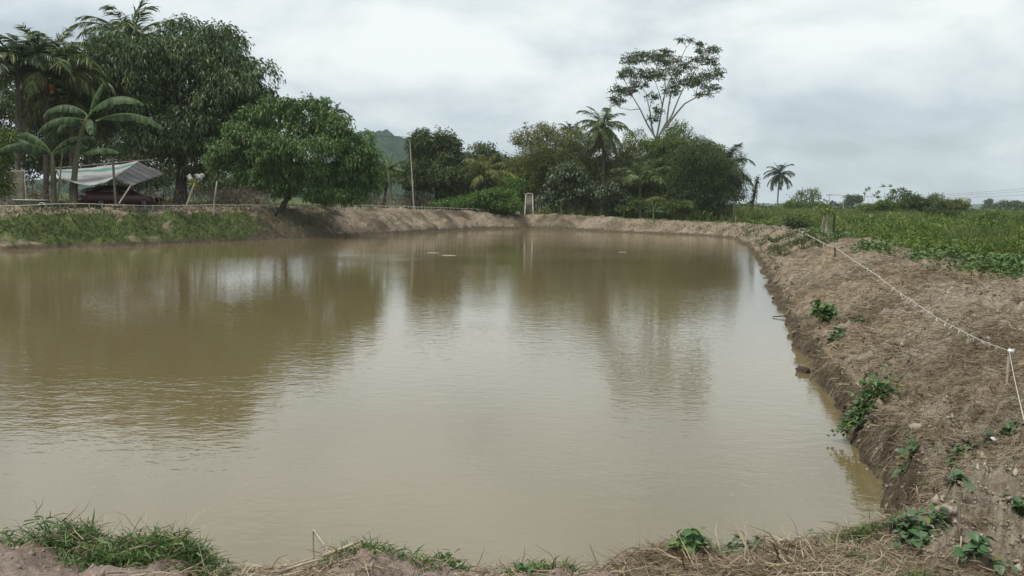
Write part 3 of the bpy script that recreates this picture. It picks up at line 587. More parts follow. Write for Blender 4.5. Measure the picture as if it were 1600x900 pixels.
tree('dense_tree', 'dense green tree under the tall umbrella tree', 1010, 108, [(1000, 245, 36, 36), (985, 275, 36, 40), (1025, 270, 44, 44), (1020, 302, 50, 30), (985, 310, 40, 24)], MT['mid'], MT['bark'], 3000, .26, .12, 10, .4, .2, 34, group=WD)
tree('dense_tree', 'tall leafy tree right of the umbrella tree stems', 1062, 106, [(1062, 218, 22, 24), (1050, 245, 38, 32), (1088, 245, 32, 28), (1070, 275, 48, 42), (1105, 248, 28, 24), (1050, 305, 40, 26)], MT['mid'], MT['bark'], 3000, .26, .12, 10, .4, .2, 35, group=WD)
tree('fine_leaved_tree', 'dark fine leaved tree with crooked bare branches at the right end of the wood', 1078, 98, [(1105, 258, 50, 38), (1085, 285, 44, 38), (1130, 275, 38, 36), (1120, 308, 46, 24), (1148, 298, 22, 26), (1070, 308, 34, 22), (1095, 320, 50, 14)], MT['dark'], MT['palebark'], 4600, .18, .08, 12, .35, .16, 36, group=WD,
     trunk=[(1076, 332), (1090, 318), (1100, 305), (1106, 290), (1110, 275)], twigs=5, dz=-.2)
tree('leafy_shrub', 'green undergrowth shrub left of the pillar', 803, 100, [(805, 300, 22, 22), (785, 318, 22, 10)], MT['shrub'], MT['bark'], 400, .26, .12, 9, .35, .05, 37, 'shrub', limbs=False)
tree('leafy_shrub', 'green undergrowth shrub beneath the wood by the drooping frond', 990, 96, [(985, 322, 40, 12), (1040, 322, 40, 12)], MT['mid'], MT['bark'], 600, .26, .12, 9, .35, .05, 38, 'shrub', limbs=False)
# seed-head tree: bare twigs over the olive tree
def seedhead_tree():
    rng = np.random.default_rng(44); y = 106; base = foot(845, y)
    t = thing('seedhead_tree', 'thin bare tree with small round tufts standing above the olive tree', 'tree', base, WD)
    mb = MB(); P0 = at(850, 262, y) - base; mb.tube([np.array([0, 0, -.1]), (at(847, 300, y) - base), P0], [.14, .1, .07], 6)
    B = []; D = []
    for k in range(46):
        e = at(rng.uniform(815, 885), rng.uniform(190, 228) + abs(rng.normal()) * 4, y + rng.uniform(-2, 2)) - base
        q = wiggle(P0 + np.array([0, 0, rng.uniform(-1, 1)]), e, 6, .3, rng); mb.tube(q, np.linspace(.045, .015, 6), 4, cap=False)
        m = 16; B.append(e + rng.normal(size=(m, 3)) * .12); D.append(rng.normal(size=(m, 3)))
    mb.obj('trunk', MT['palebark'], t)
    V, F = leaves(np.concatenate(B), np.concatenate(D), .26, .12, rng, .1); link('crown', make_mesh('crown', V, [(F, 0)], MT['blue']), t)
seedhead_tree()
# tall umbrella tree
def umbrella_tree():
    rng = np.random.default_rng(52); y = 112; base = foot(1025, y)
    t = thing('umbrella_tree', 'tall slender umbrella tree with open flat crown above the wood', 'tree', base, WD)
    A = lambda a, b, d=0: at(a, b, y + d) - base
    mb = MB()
    main = [A(1022, 330), A(1024, 260), A(1026, 215)]; main[0] = np.array([0, 0, -.15])
    mb.tube(main, [.34, .27, .22], 8)
    stems = {}
    for key, pts in dict(a=[(1026, 215), (1031, 190), (1035, 165), (1040, 140), (1038, 120)], b=[(1026, 218), (1012, 195), (1000, 170), (988, 150)], c=[(1030, 212), (1042, 190), (1045, 165), (1050, 140), (1055, 118)],
                         d=[(1040, 200), (1056, 178), (1070, 162), (1086, 153), (1102, 148)], e=[(1036, 205), (1050, 180), (1060, 155), (1072, 130)], f=[(1022, 212), (1018, 195), (1016, 175), (1010, 150)], g=[(1035, 165), (1030, 145), (1024, 128)],
                         h=[(1055, 118), (1062, 95), (1072, 75), (1080, 66)], i=[(1072, 130), (1090, 105), (1105, 88)], j=[(1000, 170), (985, 172), (968, 168)], k=[(1102, 148), (1120, 145), (1132, 138)], l=[(1086, 153), (1105, 130), (1122, 118)]).items():
        dd = rng.uniform(-1.5, 1.5); P = np.array([A(a, b, dd * i / len(pts)) for i, (a, b) in enumerate(pts)])
        r0 = .15 if key in 'abcdef' else .07
        mb.tube(P, np.linspace(r0, r0 * .4, len(P)), 5, cap=False); stems[key] = P
    lob = [(985, 92, 14, 7), (1000, 88, 18, 7), (1022, 90, 22, 8), (1048, 95, 20, 9), (1068, 105, 18, 8), (985, 112, 18, 7), (1010, 118, 20, 7), (972, 118, 8, 4), (1035, 115, 24, 8), (1000, 130, 14, 5), (1062, 130, 22, 7), (1085, 122, 16, 6), (1110, 116, 18, 6), (1122, 112, 8, 6),
           (1092, 130, 14, 5), (1112, 137, 14, 5), (1098, 147, 12, 4), (1100, 80, 12, 6), (1112, 96, 12, 7), (1118, 78, 6, 5), (1088, 92, 12, 5), (1064, 62, 5, 3), (1076, 62, 4, 3), (1092, 68, 7, 4), (1042, 80, 9, 4), (965, 140, 10, 5), (978, 142, 14, 6), (988, 140, 9, 5), (960, 155, 8, 5), (970, 158, 8, 4), (1020, 150, 9, 5), (1028, 172, 7, 5), (1022, 185, 8, 4), (1050, 142, 14, 5)]
    B = []; D = []
    ends = np.concatenate([P for P in stems.values()])
    for (a, b, rx, ry) in lob:
        c = A(a, b, rng.uniform(-2.5, 2.5)); s = y / FPX
        q = ends[np.argmin(np.linalg.norm((ends - c) * np.array([1, .4, 1]) + np.array([0, 0, .8]), axis=1))]
        w = wiggle(q, c, 6, .25, rng); mb.tube(w, np.linspace(.06, .025, 6), 4, cap=False)
        n = int(5 + rx * ry * .30)
        for _ in range(n):
            u = nrm(rng.normal(size=3)) * rng.random() ** .4
            p = c + u * np.array([rx * s * 1.2, rx * s * .9, ry * s * 1.25])
            if rng.random() < .4: mb.tube(wiggle(w[rng.integers(2, 6)], p, 4, .2, rng), [.02, .017, .014, .01], 3, cap=False)
            m = 10; ax = nrm(rng.normal(size=3) * np.array([1, 1, .5])) * rng.uniform(.8, 1.5)
            tt = np.linspace(-.45, .45, m)[:, None]
            B.append(p + ax * tt + rng.normal(size=(m, 3)) * .05); D.append(np.cross(ax, [0, 0, 1.]) * np.where(np.arange(m) % 2, 1, -1)[:, None] + rng.normal(size=(m, 3)) * .35 + np.array([0, 0, -.3]))
    mb.obj('trunk', MT['palebark'], t)
    V, F = leaves(np.concatenate(B), np.concatenate(D), .34, .14, rng, .25); link('crown', make_mesh('crown', V, [(F, 0)], MT['dark']), t)
umbrella_tree()
# ------------------------------------------------------------------ palms
def frond_mesh(L, elev, droop, mat, seed, wid=.26, nl=44, hang=.5):
    rng = np.random.default_rng(seed); n = 14
    t = np.linspace(0, 1, n); ang = elev - droop * t ** 1.4
    dx = np.cos(ang) * L / n; dz = np.sin(ang) * L / n
    P = np.stack([np.cumsum(dx), np.cumsum(rng.normal(size=n) * .004 * L), np.cumsum(dz)], 1); P = np.vstack([[0, 0, 0], P])
    mb = MB(); mb.tube(P, np.linspace(.05, .012, n + 1) * (L / 4), 4, 0, cap=False)
    tt = np.sort(rng.uniform(.12, 1, nl * 2)); k = tt * n; i0 = np.minimum(k.astype(int), n - 1)
    base = P[i0] + (P[i0 + 1] - P[i0]) * (k - i0)[:, None]; tan = nrm(P[i0 + 1] - P[i0])
    sgn = np.where(np.arange(nl * 2) % 2, 1., -1.)[:, None]
    d = tan * .8 + np.array([0, 1., 0]) * sgn * .75 + np.array([0, 0, -1.]) * hang + rng.normal(size=base.shape) * .16
    ll = L * wid * (1.15 - .75 * np.abs(tt - .4)) * rng.uniform(.85, 1.1, nl * 2)
    V, F = blades(base, d, ll, L * .016 + .016, rng, hang * 1.5)
    mb.add(V, F, 0)
    return mb.mesh('frond', mat)
PALM_VARIANTS = {}
def palm(name, label, px, py, y, L, mat, nf, seed, trunk_r=.15, trunk_pts=None, emin=-35, emax=80, group=None, nuts=0, trunk=True, dead=0, azr=None, cat='palm'):
    rng = np.random.default_rng(seed); c = at(px, py, y)
    b = foot(trunk_pts[0] if trunk_pts else px, y)
    t = thing(name, label, cat, b, group)
    top = c - b
    if trunk:
        mid = top * .5
        if trunk_pts: mid = mid + np.array([(at(trunk_pts[1], py + 40, y) - b)[0] - top[0] * .5, 0, 0])
        q = np.linspace(0, 1, 9)[:, None]; P = (1 - q) ** 2 * np.array([0, 0, -.2]) + 2 * q * (1 - q) * mid + q * q * top
        MB().tube(P, np.linspace(trunk_r * 1.35, trunk_r, 9), 8).obj('trunk', MT['palebark'] if px > 1000 else MT['bark'], t, True)
    key = (mat.name, round(L, 1))
    if key not in PALM_VARIANTS:
        PALM_VARIANTS[key] = [frond_mesh(L, R(e), R(dr), mat, seed * 10 + i, hang=h) for i, (e, dr, h) in enumerate([(80, 45, .2), (62, 70, .35), (42, 80, .5), (18, 72, .7), (-12, 55, .8), (-40, 40, .6)])]
    V = PALM_VARIANTS[key]
    for i in range(nf):
        e = emax - (emax - emin) * (i / max(1, nf - 1)) ** .9
        v = int(np.argmin([abs(e - k) for k in (78, 60, 40, 15, -15, -40)]))
        o = link('frond', V[v], t, top)
        az = i * 2.39996 + rng.uniform(-.25, .25)
        if azr is not None: az = azr[0] + (azr[1] - azr[0]) * ((i * .618) % 1)
        o.rotation_euler = (rng.uniform(-.2, .2), rng.uniform(-.12, .12), az)
        s = rng.uniform(.85, 1.1) * (.8 if e > 70 else 1); o.scale = (s, s, s)
    for i in range(dead):
        o = link('dead_frond', frond_mesh(L * .8, R(-50), R(35), MT['deadfrond'], seed + i, .2, 22, .3), t, top); o.rotation_euler = (0, 0, rng.uniform(0, 6.28))
    if nuts:
        for i in range(nuts):
            a = rng.uniform(0, 6.28); mb = MB(); u = np.linspace(0, np.pi, 6)
            ico(mb, np.zeros(3), np.array([.14, .14, .18]), 2)
            o = mb.obj('coconut', MT['nut'], t, True, top + np.array([math.cos(a) * .35, math.sin(a) * .35, -.3 - rng.random() * .7]))
    return t
def ico(mb, c, r, sub=2, noise_amp=0, rng=None, m=0):
    n, k = 4 + sub * 3, 6 + sub * 4
    th = np.linspace(0, np.pi, n + 1)[1:-1]; ph = np.arange(k) * 2 * np.pi / k
    D = np.concatenate([[[0, 0, 1]], np.stack([np.outer(np.sin(th), np.cos(ph)), np.outer(np.sin(th), np.sin(ph)), np.outer(np.cos(th), np.ones(k))], -1).reshape(-1, 3), [[0, 0, -1]]])
    f = np.ones(len(D))
    if noise_amp and rng is not None:
        s = rng.integers(1, 9999); f += noise_amp * (fbm(D[:, 0] * 1.7 + 9 + D[:, 2], D[:, 1] * 1.7 + D[:, 2] * 1.3, 4, int(s)) * 1.6)
    V = c + D * r * f[:, None]
    T = [[0, 1 + j, 1 + (j + 1) % k] for j in range(k)]; l = len(D) - 1; b = 1 + (n - 2) * k
    T += [[l, b + (j + 1) % k, b + j] for j in range(k)]
    Q = [[1 + i * k + j, 1 + (i + 1) * k + j, 1 + (i + 1) * k + (j + 1) % k, 1 + i * k + (j + 1) % k] for i in range(n - 2) for j in range(k)]
    mb.add(V, [np.array(T), np.array(Q)], m)
palm('coconut_palm', 'coconut palm with orange nuts at the left, beside the dark palm', 72, 122, 60, 5.0, MT['palm'], 30, 61, emin=5, emax=84, nuts=14, dead=3)
palm('coconut_palm', 'lower coconut palm with yellowing fronds behind the arching banana leaves', 112, 152, 62, 4.2, MT['palmmix'], 24, 60, emin=-30, emax=80, dead=2)
palm('dark_palm', 'dark stiff leaved palm nearest the left picture edge', 28, 112, 58, 3.8, MT['palmdark'], 26, 62, emin=20, emax=86)
palm('coconut_palm', 'coconut palm with its crown half hidden behind the top of the mango tree', 206, 72, 76, 5.4, MT['palm'], 26, 63, emin=-5, emax=70)
palm('coconut_palm', 'coconut palm standing out of the wood just left of the umbrella tree', 942, 198, 102, 3.9, MT['palm'], 28, 64, trunk_pts=(938, 946), emin=-60, emax=82, dead=4)
palm('coconut_palm', 'lone coconut palm in the field right of the wood', 1218, 272, 185, 3.9, MT['palmdark'], 28, 65, trunk_pts=(1214, 1215), emin=-60, emax=82, dead=1)
palm('yellow_palm', 'low yellow green palm between the round tree and the wood', 758, 278, 96, 4.0, MT['palmyel'], 18, 66, trunk_r=.17, emin=15, emax=85)
palm('coconut_palm', 'small dark palm crown peeping over the olive tree', 892, 208, 122, 2.6, MT['palmdark'], 14, 67, emin=-10, emax=85)
palm('nipa_palm', 'low palm with dark drooping fronds at the right end of the wood', 1132, 262, 100, 4.4, MT['palmdark'], 18, 68, emin=-25, emax=80)
palm('nipa_palm', 'upright palm buried in the middle of the wood', 1000, 292, 96, 5.0, MT['palm'], 11, 69, emin=35, emax=85)
palm('areca_palm', 'tiny slim palm top poking above the leaning tree', 525, 176, 92, 1.5, MT['palmdark'], 11, 70, .06, emin=-5, emax=75)
fr = frond_mesh(3.6, R(50), R(95), MT['palmyel'], 707, .2, 26, .6)
b0 = foot(1000, 94); t = thing('palm_shoot', 'single yellowish palm frond drooping out of the wood over the grass', 'palm', b0)
o = link('frond', fr, t, at(1000, 322, 94) - b0); o.rotation_euler = (0, 0, -.25)
mbt = MB(); mbt.tube([np.array([0, 0, -.1]), at(1000, 322, 94) - b0], [.08, .06], 6); mbt.obj('trunk', MT['bark'], t)
# ------------------------------------------------------------------ bananas
def banana_leaf(L, Wd, elev, droop, seed, mat, tears=.35):
    rng = np.random.default_rng(seed); n = 18; t = np.linspace(0, 1, n + 1)
    ang = elev - droop * t ** 1.3; st = L / n
    P = np.stack([np.cumsum(np.cos(ang)) * st, np.zeros(n + 1), np.cumsum(np.sin(ang)) * st], 1); P -= P[0]
    mb = MB(); mb.tube(P, np.linspace(.045, .008, n + 1) * (L / 2.4), 5, 1, cap=False)
    w = Wd * .68 * np.clip(np.sin(np.clip((t - .1) / .92, 0, 1) * np.pi) ** .55, 0, 1)
    for sgn in (1, -1):
        hang = rng.uniform(.8, 1.35)
        for i in range(2, n):
            gap = .12 if rng.random() < tears else 0.0; h2 = hang + rng.normal() * (.22 if gap else .04)
            a, b = P[i], P[i] + (P[i + 1] - P[i]) * (1 - gap)
            e = []
            for q, ww in ((a, w[i]), (b, w[i + 1] * (1 - gap))):
                e.append(q + np.array([.1 * ww, sgn * ww * .5, -.22 * h2 * ww + .06 * ww]))
                e.append(q + np.array([.2 * ww, sgn * ww * (1 - .4 * h2), -ww * h2 * .95]))
            V = np.array([a, b, e[0], e[2], e[1], e[3]])
            mb.add(V, np.array([[0, 2, 3, 1], [2, 4, 5, 3]]), 0)
    return mb.mesh('leaf', [mat, MT['creeper']], False)
def banana(name, label, px, y, stems, lv, seed, group=None, mat=None, tip=None):
    base = foot(px, y); t = thing(name, label, 'banana plant', base, group); rng = np.random.default_rng(seed)
    for k, (pts, r) in enumerate(stems):
        P = np.array([at(a, b, y) - base for a, b in pts]); P[0][2] = min(P[0][2], -.1)
        MB().tube(P, np.linspace(r * 1.2, r * .6, len(P)), 9).obj('stem', MT['pseudostem'], t, True)
    for k, (a, b, az, el, L, Wd, dr) in enumerate(lv):
        o = link('leaf', banana_leaf(L, Wd, R(el), R(dr), seed * 20 + k, mat or MT['banana']), t, at(a, b, y) - base)
        o.rotation_euler = (rng.uniform(-.3, .3), 0, R(az))
    return t
banana('banana_plant', 'banana plant with long arching leaves in front of the mango tree', 117, 50.5, [([(117, 316), (116, 280), (120, 240), (128, 205), (138, 180)], .17)],
       [(150, 190, 12, 30, 4.2, .75, 75), (140, 180, -5, 50, 3.9, .7, 85), (140, 178, 75, 78, 2.2, .45, 25), (138, 182, 178, 45, 3.2, .65, 100), (136, 190, 205, 20, 3.0, .7, 80), (136, 190, -50, 10, 2.6, .7, 70), (122, 245, 5, 35, 2.6, .5, 60), (134, 195, 150, 25, 3.2, .6, 70)], 71)
banana('banana_plant', 'shorter banana plant with a cut mossy stem left of the arching one', 84, 50, [([(84, 316), (83, 280), (82, 240)], .17), ([(86, 245), (98, 233)], .05)],
       [(82, 245, 170, 48, 3.8, .75, 75), (82, 242, 155, 62, 3.4, .7, 85), (82, 240, 20, 60, 2.8, .55, 80), (82, 242, 215, 40, 3.0, .65, 80), (82, 243, 60, 45, 2.4, .55, 60)], 72)
banana('banana_plant', 'tattered banana plant between leaning tree and utility pole', 610, 90, [([(611, 316), (609, 285), (606, 265)], .18)],
       [(606, 266, 20, 60, 2.6, .5, 70), (606, 266, 160, 60, 2.6, .5, 80), (606, 266, 60, 75, 2.4, .45, 40), (606, 266, 200, 30, 2.2, .5, 60), (606, 266, -20, 25, 2.2, .5, 60), (606, 266, -60, 50, 2.2, .5, 70), (606, 266, 120, 68, 2.4, .5, 40)], 73)
banana('banana_plant', 'young small banana plant in the grass before the wood', 1020, 90, [([(1021, 342), (1021, 328)], .1)],
       [(1021, 330, 0, 45, 1.25, .26, 40), (1021, 330, 180, 45, 1.25, .26, 40), (1021, 330, 60, 72, 1.35, .26, 25), (1021, 330, 120, 78, 1.35, .26, 25), (1021, 330, 200, 15, 1.15, .28, 30), (1021, 330, -20, 15, 1.15, .28, 30), (1021, 330, -90, 40, 1.0, .28, 40)], 74, mat=MT['banana'])
# ------------------------------------------------------------------ field shrubs and trees on the right
FS = 'shrubs scattered over the weedy field'
for k, (lab, px, y, lobes, mat, nc, L) in enumerate([
    ('large dark domed shrub, biggest in the weedy field', 1420, 110, [(1420, 316, 30, 18), (1402, 328, 26, 16), (1442, 326, 24, 16), (1420, 335, 34, 12)], 'dark', 1500, .26),
    ('rounded dark shrub right of the large domed one', 1472, 80, [(1472, 333, 20, 16), (1460, 342, 14, 12), (1486, 341, 12, 11)], 'dark', 900, .18),
    ('low spreading shrub far right beside the rust tinged weeds', 1552, 62, [(1545, 346, 22, 11), (1565, 345, 18, 11)], 'mid', 700, .15),
    ('low dark shrub cut by the right picture edge', 1600, 58, [(1600, 352, 20, 13), (1622, 350, 22, 15)], 'mid', 700, .15),
    ('pale green shrub left of the large domed one', 1378, 105, [(1378, 326, 22, 13), (1358, 330, 20, 11)], 'mid', 800, .22),
    ('yellowish shrub right behind the large domed one', 1462, 140, [(1465, 317, 20, 11), (1492, 321, 20, 9)], 'olive', 700, .3),
    ('small bush between the lone palm and the fence posts', 1248, 150, [(1240, 321, 14, 6), (1280, 323, 16, 6)], 'mid', 400, .28),
    ('dark low bush at the foot of the far bank by the pale leaf', 1240, 60, [(1240, 346, 14, 9), (1255, 349, 11, 7)], 'dark', 420, .14)]):
    tree('field_shrub', lab, px, y, lobes, MT[mat], MT['bark'], nc, L, L * .42, 9, L * 1.3, .06, 80 + k, 'shrub', FS, limbs=True, twigs=2)
tree('loose_tree', 'small open crowned tree right of the lone coconut palm', 1262, 165, [(1262, 303, 14, 9), (1250, 309, 8, 7), (1275, 308, 9, 7), (1240, 313, 5, 5), (1262, 315, 14, 5)], MT['mid'], MT['bark'], 170, .36, .2, 7, .6, .1, 95, dz=0)
tree('lone_round_tree', 'little round tree on the horizon beside the power poles', 1333, 330, [(1330, 312, 10, 6), (1340, 311, 8, 5), (1325, 317, 6, 3)], MT['dark'], MT['bark'], 260, .7, .35, 8, .9, .2, 96)
def reeds(px, y, seed, n, h, label):
    rng = np.random.default_rng(seed); b = foot(px, y); t = thing('reed_clump', label, 'reeds', b)
    p = rng.normal(size=(n, 3)) * np.array([1.0, 1.0, 0]); d = rng.normal(size=(n, 3)) * .2 + np.array([0, 0, 1.])
    V, F = blades(p, d, h * rng.uniform(.7, 1.15, n), .09, rng, .5)
    tips = (V.reshape(-1, 5, 3)[:, 4]); mb = MB(); mb.add(V, F, 0)
    V2, F2 = blades(np.repeat(tips, 7, 0), rng.normal(size=(n * 7, 3)) * .6 + np.array([0, 0, .7]), .7, .12, rng, .9)
    mb.add(V2, F2, 0); mb.obj('stalks', MT['mid'], t)
reeds(1385, 118, 97, 22, 4.6, 'tall plumed reeds standing over the weedy field')
# horizon trees
def treeline():
    rng = np.random.default_rng(99); mb = MB()
    B = []; D = []
    for k in range(950):
        y = rng.choice([380, 520, 700, 950]) * rng.uniform(.85, 1.15); px = rng.uniform(1140, 1900) if rng.random() < .85 else rng.uniform(-300, 1200)
        c = at(px, 330, y); c[2] = 1.0
        h = rng.uniform(1.8, 3.6) * (1 + .7 * max(0, fbm(np.array([px / 60.]), np.array([3.]), 2, 5)[0]))
        if rng.random() < .06: h *= 1.6
        m = 46; u = nrm(rng.normal(size=(m, 3))) * (rng.random((m, 1)) ** .35)
        B.append(c + np.array([0, 0, h * .55]) + u * np.array([h * .75, h * .75, h * .5])); D.append(u + rng.normal(size=(m, 3)) * .6)
    V, F = leaves(np.concatenate(B), np.concatenate(D), 1.5, .9, rng, .2)
    tag(link('treeline', make_mesh('treeline', V, [(F, 0)], MT['dark'])), 'low far wood along the horizon', None, None, 'stuff')
treeline()
tree('horizon_tree', 'broad dark tree on the horizon at the right picture edge', 1572, 420, [(1565, 322, 12, 7), (1585, 322, 14, 7), (1600, 324, 10, 6)], MT['dark'], MT['bark'], 420, .9, .5, 8, 1.2, .3, 98)
tree('horizon_tree', 'pointed dark tree on the horizon left of the broad one', 1545, 430, [(1545, 318, 5, 6), (1543, 324, 9, 4)], MT['dark'], MT['bark'], 160, .9, .5, 8, 1.0, .3, 100)
# ------------------------------------------------------------------ ground cover
def scatter(n, rmin, rmax, a0, a1, rng, power=1.0):
    """points spread evenly as seen from the bank: more of them near"""
    u = rng.random(n); inv = (1 / rmin ** power) * (1 - u) + (1 / rmax ** power) * u
    r = inv ** (-1 / power); a = np.radians(rng.uniform(a0, a1, n))
    return r * np.sin(a), r * np.cos(a), r
def stuff(name, V, F, mat, label):
    me = make_mesh(name, V, [(f, 0) for f in (F if isinstance(F, list) else [F])], mat)
    tag(link(name, me), label, None, None, 'stuff')
def weeds():
    rng = np.random.default_rng(111)
    x, y, r = scatter(120000, 13, 330, -2, 46, rng, .8)
    z, d, _, _ = ground(x, y, True)
    f = in_field(x, y) + fbm(x * .5, y * .5, 3, 9) * 1.2
    ok = (f > 0) & (d > 2.2)
    x, y, r, z, f = (q[ok] for q in (x, y, r, z, f))
    hh = (.55 + .75 * fbm(x * .16, y * .16, 3, 19) + .45 * fbm(x * .7, y * .7, 2, 23)) * S(f / 3 + .3)
    hh = np.clip(hh, .12, 1.4) * np.clip(.75 + r / 160, .75, 1.6)
    per = 4; clump = fbm(x * .22, y * .22, 3, 29)
    X0, Y0, Z0, R0, H0 = x, y, z, r, hh
    sel = rng.random(len(x)) < np.clip(.45 + clump * 2.2, .06, 1); x, y, z, r, hh = (q[sel] for q in (x, y, z, r, hh))
    b = np.repeat(np.stack([x, y, z], 1), per, 0); n = len(b)
    b[:, 2] += np.repeat(hh, per) * rng.random(n) ** .7
    b[:, :2] += rng.normal(size=(n, 2)) * .15
    dv = rng.normal(size=(n, 3)) * .7 + np.array([0, 0, .75])
    sc = np.repeat(np.clip(r / 40, .5, 4), per)
    V, F = leaves(b, dv, .32 * sc ** .75, .062 * sc, rng, .35)
    x, y, z, r, hh = X0, Y0, Z0, R0, H0
    m = len(x); pick = rng.random(m) < np.clip(.95 - clump * .8, .4, 1); q = np.repeat(np.stack([x, y, z], 1)[pick], 7, 0); k = len(q); hb = np.repeat((hh * np.clip(r / 60, 1, 1.8))[pick], 7) * rng.uniform(.6, 1.5, k); q[:, :2] += rng.normal(size=(k, 2)) * .2
    V2, F2 = blades(q, rng.normal(size=(k, 3)) * .28 + np.array([0, 0, 1.]), np.clip(hb, .15, 2.0), .022 * np.clip(np.repeat(r[pick], 7) / 40, .5, 4), rng, .5)
    stuff('field_grass', V2, F2, MT['fieldgrass'], 'tall yellowish green grass standing among the field weeds')
    stuff('field_weeds', V, F, MT['weed'], 'dense green and yellowish weeds covering the field right of the pond')
weeds()
def bank_grass():
    rng = np.random.default_rng(121)
    x, y, r = scatter(190000, 36, 110, -40, 26, rng, .6)
    z, d, _, _ = ground(x, y, True); nz = fbm(x * .35, y * .35, 3, 81)
    gl = S((-x - 8) / 12)
    want = (d > .25) & (d < 3.6) & (rng.random(len(x)) < np.clip(.48 + nz * 1.1 + S((-x - 11) / 6) * .55 + 1.3 * fbm(x * 1.1, y * .8, 3, 84) - .2 * S((.7 - d) / .5), .03, 1)) & (rng.random(len(x)) < gl * .9 + .12)
    far = (d > .5) & (d < 2.8) & (x > -5) & (nz + .5 * fbm(x * 1.3, y * 1.3, 3, 82) > -.1) & (rng.random(len(x)) < .8)
    yard = (d > 5) & (x < 6) & (rng.random(len(x)) < np.clip(.25 + nz, 0, .5))
    ok = want | far | yard
    x, y, z, d, r = (q[ok] for q in (x, y, z, d, r)); n = len(x)
    b = np.stack([x, y, z - .02], 1)
    # blades lean down the slope towards the water
    e = .3; gx = (ground(x + e, y) - ground(x - e, y)) / (2 * e); gy = (ground(x, y + e) - ground(x, y - e)) / (2 * e)
    dv = np.stack([-gx * .8, -gy * .8, np.full(n, .75)], 1) + rng.normal(size=(n, 3)) * .45
    V, F = blades(b, dv, rng.uniform(.2, .62, n), .034, rng, 1.1)
    stuff('bank_grass', V, F, MT['grass'], 'drooping green grass covering the left and far bank slopes')
bank_grass()
def dry_cover():
    rng = np.random.default_rng(131)
    # far and side banks
    x, y, r = scatter(230000, 6, 110, -40, 46, rng, .7)
    z, d, _, _ = ground(x, y, True)
    nz = fbm(x * .5, y * .5, 3, 91)
    ok = (d > .04) & (d < 9) & (rng.random(len(x)) < .6 + nz * 1.3 - 1.1 * shaded_earth(x, y, d)) & (in_field(x, y) < 1.0)
    x, y, z, r, d = (q[ok] for q in (x, y, z, r, d)); n = len(x)
    e = .15; gx = (ground(x + e, y) - ground(x - e, y)) / (2 * e); gy = (ground(x, y + e) - ground(x, y - e)) / (2 * e)
    g = np.clip(np.hypot(gx, gy), 0, 1.2)
    down = -np.stack([gx, gy, np.zeros(n)], 1); down = nrm(down) * g[:, None]
    dv = rng.normal(size=(n, 3)) * np.array([1, 1, .22]) * .8 + down * .9 + np.array([0, 0, .12])
    dv[:, 2] += np.where(d < .9, .2, 0) + dv[:, 0] * gx * .8 + dv[:, 1] * gy * .8
    sc = np.clip(r / 22, .5, 2.4)
    V, F = blades(np.stack([x, y, z + .012], 1), dv, rng.uniform(.1, .36, n) * np.clip(sc, .7, 2.0), .0095 * sc, rng, .7)
    fr = r > 36; V5 = V.reshape(-1, 5, 3)
    for nm, sel, mt, lab in (('dry_grass', ~fr, MT['thatch'], 'matted dead brown grass lying over the near and right bank'), ('far_dry_grass', fr, MT['fardry'], 'brown dead grass on the left and far bank')):
        k = int(sel.sum()); i5 = np.arange(k)[:, None] * 5; stuff(nm, V5[sel].reshape(-1, 3), [i5 + np.array([[0, 1, 2, 3]]), i5 + np.array([[3, 2, 4]])], mt, lab)
    # fine fibres on the near half of the right bank
    a = np.radians(rng.uniform(8, 42, 210000)); r = 3.2 * (34 / 3.2) ** (rng.random(210000) ** 1.0); x = r * np.sin(a); y = r * np.cos(a)
    z, d, _, _ = ground(x, y, True); nz = fbm(x * 1.1, y * 1.1, 3, 95); ck = clay(x, y)
    ok = (d > .1) & (d < 10) & (rng.random(len(x)) < .9 + nz * .7 - ck * 9) & (in_field(x, y) < .5)
    x, y, z, r = (q[ok] for q in (x, y, z, r)); n = len(x)
    dv = rng.normal(size=(n, 3)) * np.array([1, 1, .18]) + np.array([.25, -.1, .07])
    V, F = blades(np.stack([x, y, z + .008], 1), dv, rng.uniform(.05, .2, n) * np.clip(r / 9, .8, 1.6), rng.uniform(.0022, .005, n) * np.clip(r / 6, .8, 3), rng, .3)
    stuff('dead_grass_mat', V, F, MT['straw'], 'fine dead grass matted over the near right bank')
    # near litter
    x, y, r = scatter(90000, 2.4, 9, -42, 46, rng, .6)
    z, d, _, _ = ground(x, y, True); nz = fbm(x * 1.1, y * 1.1, 3, 95); ck = clay(x, y)
    dens = np.where(x > 1.0, .75, .34) + nz * .9 + .9 * np.exp(-((x + 0.95) / .45) ** 2) * S((y - 2.6) / .6) - ck * 9
    ok = (d > .05) & (rng.random(len(x)) < dens)
    x, y, z, r = (q[ok] for q in (x, y, z, r)); n = len(x)
    dv = rng.normal(size=(n, 3)) * np.array([1, 1, .1]) + np.array([0, 0, .05])
    V, F = blades(np.stack([x, y, z + .006], 1), dv, rng.uniform(.03, .2, n), rng.uniform(.002, .006, n), rng, .3)
    stuff('straw_litter', V, F, MT['straw'], 'broken straw and dead stems littering the near bank')
dry_cover()
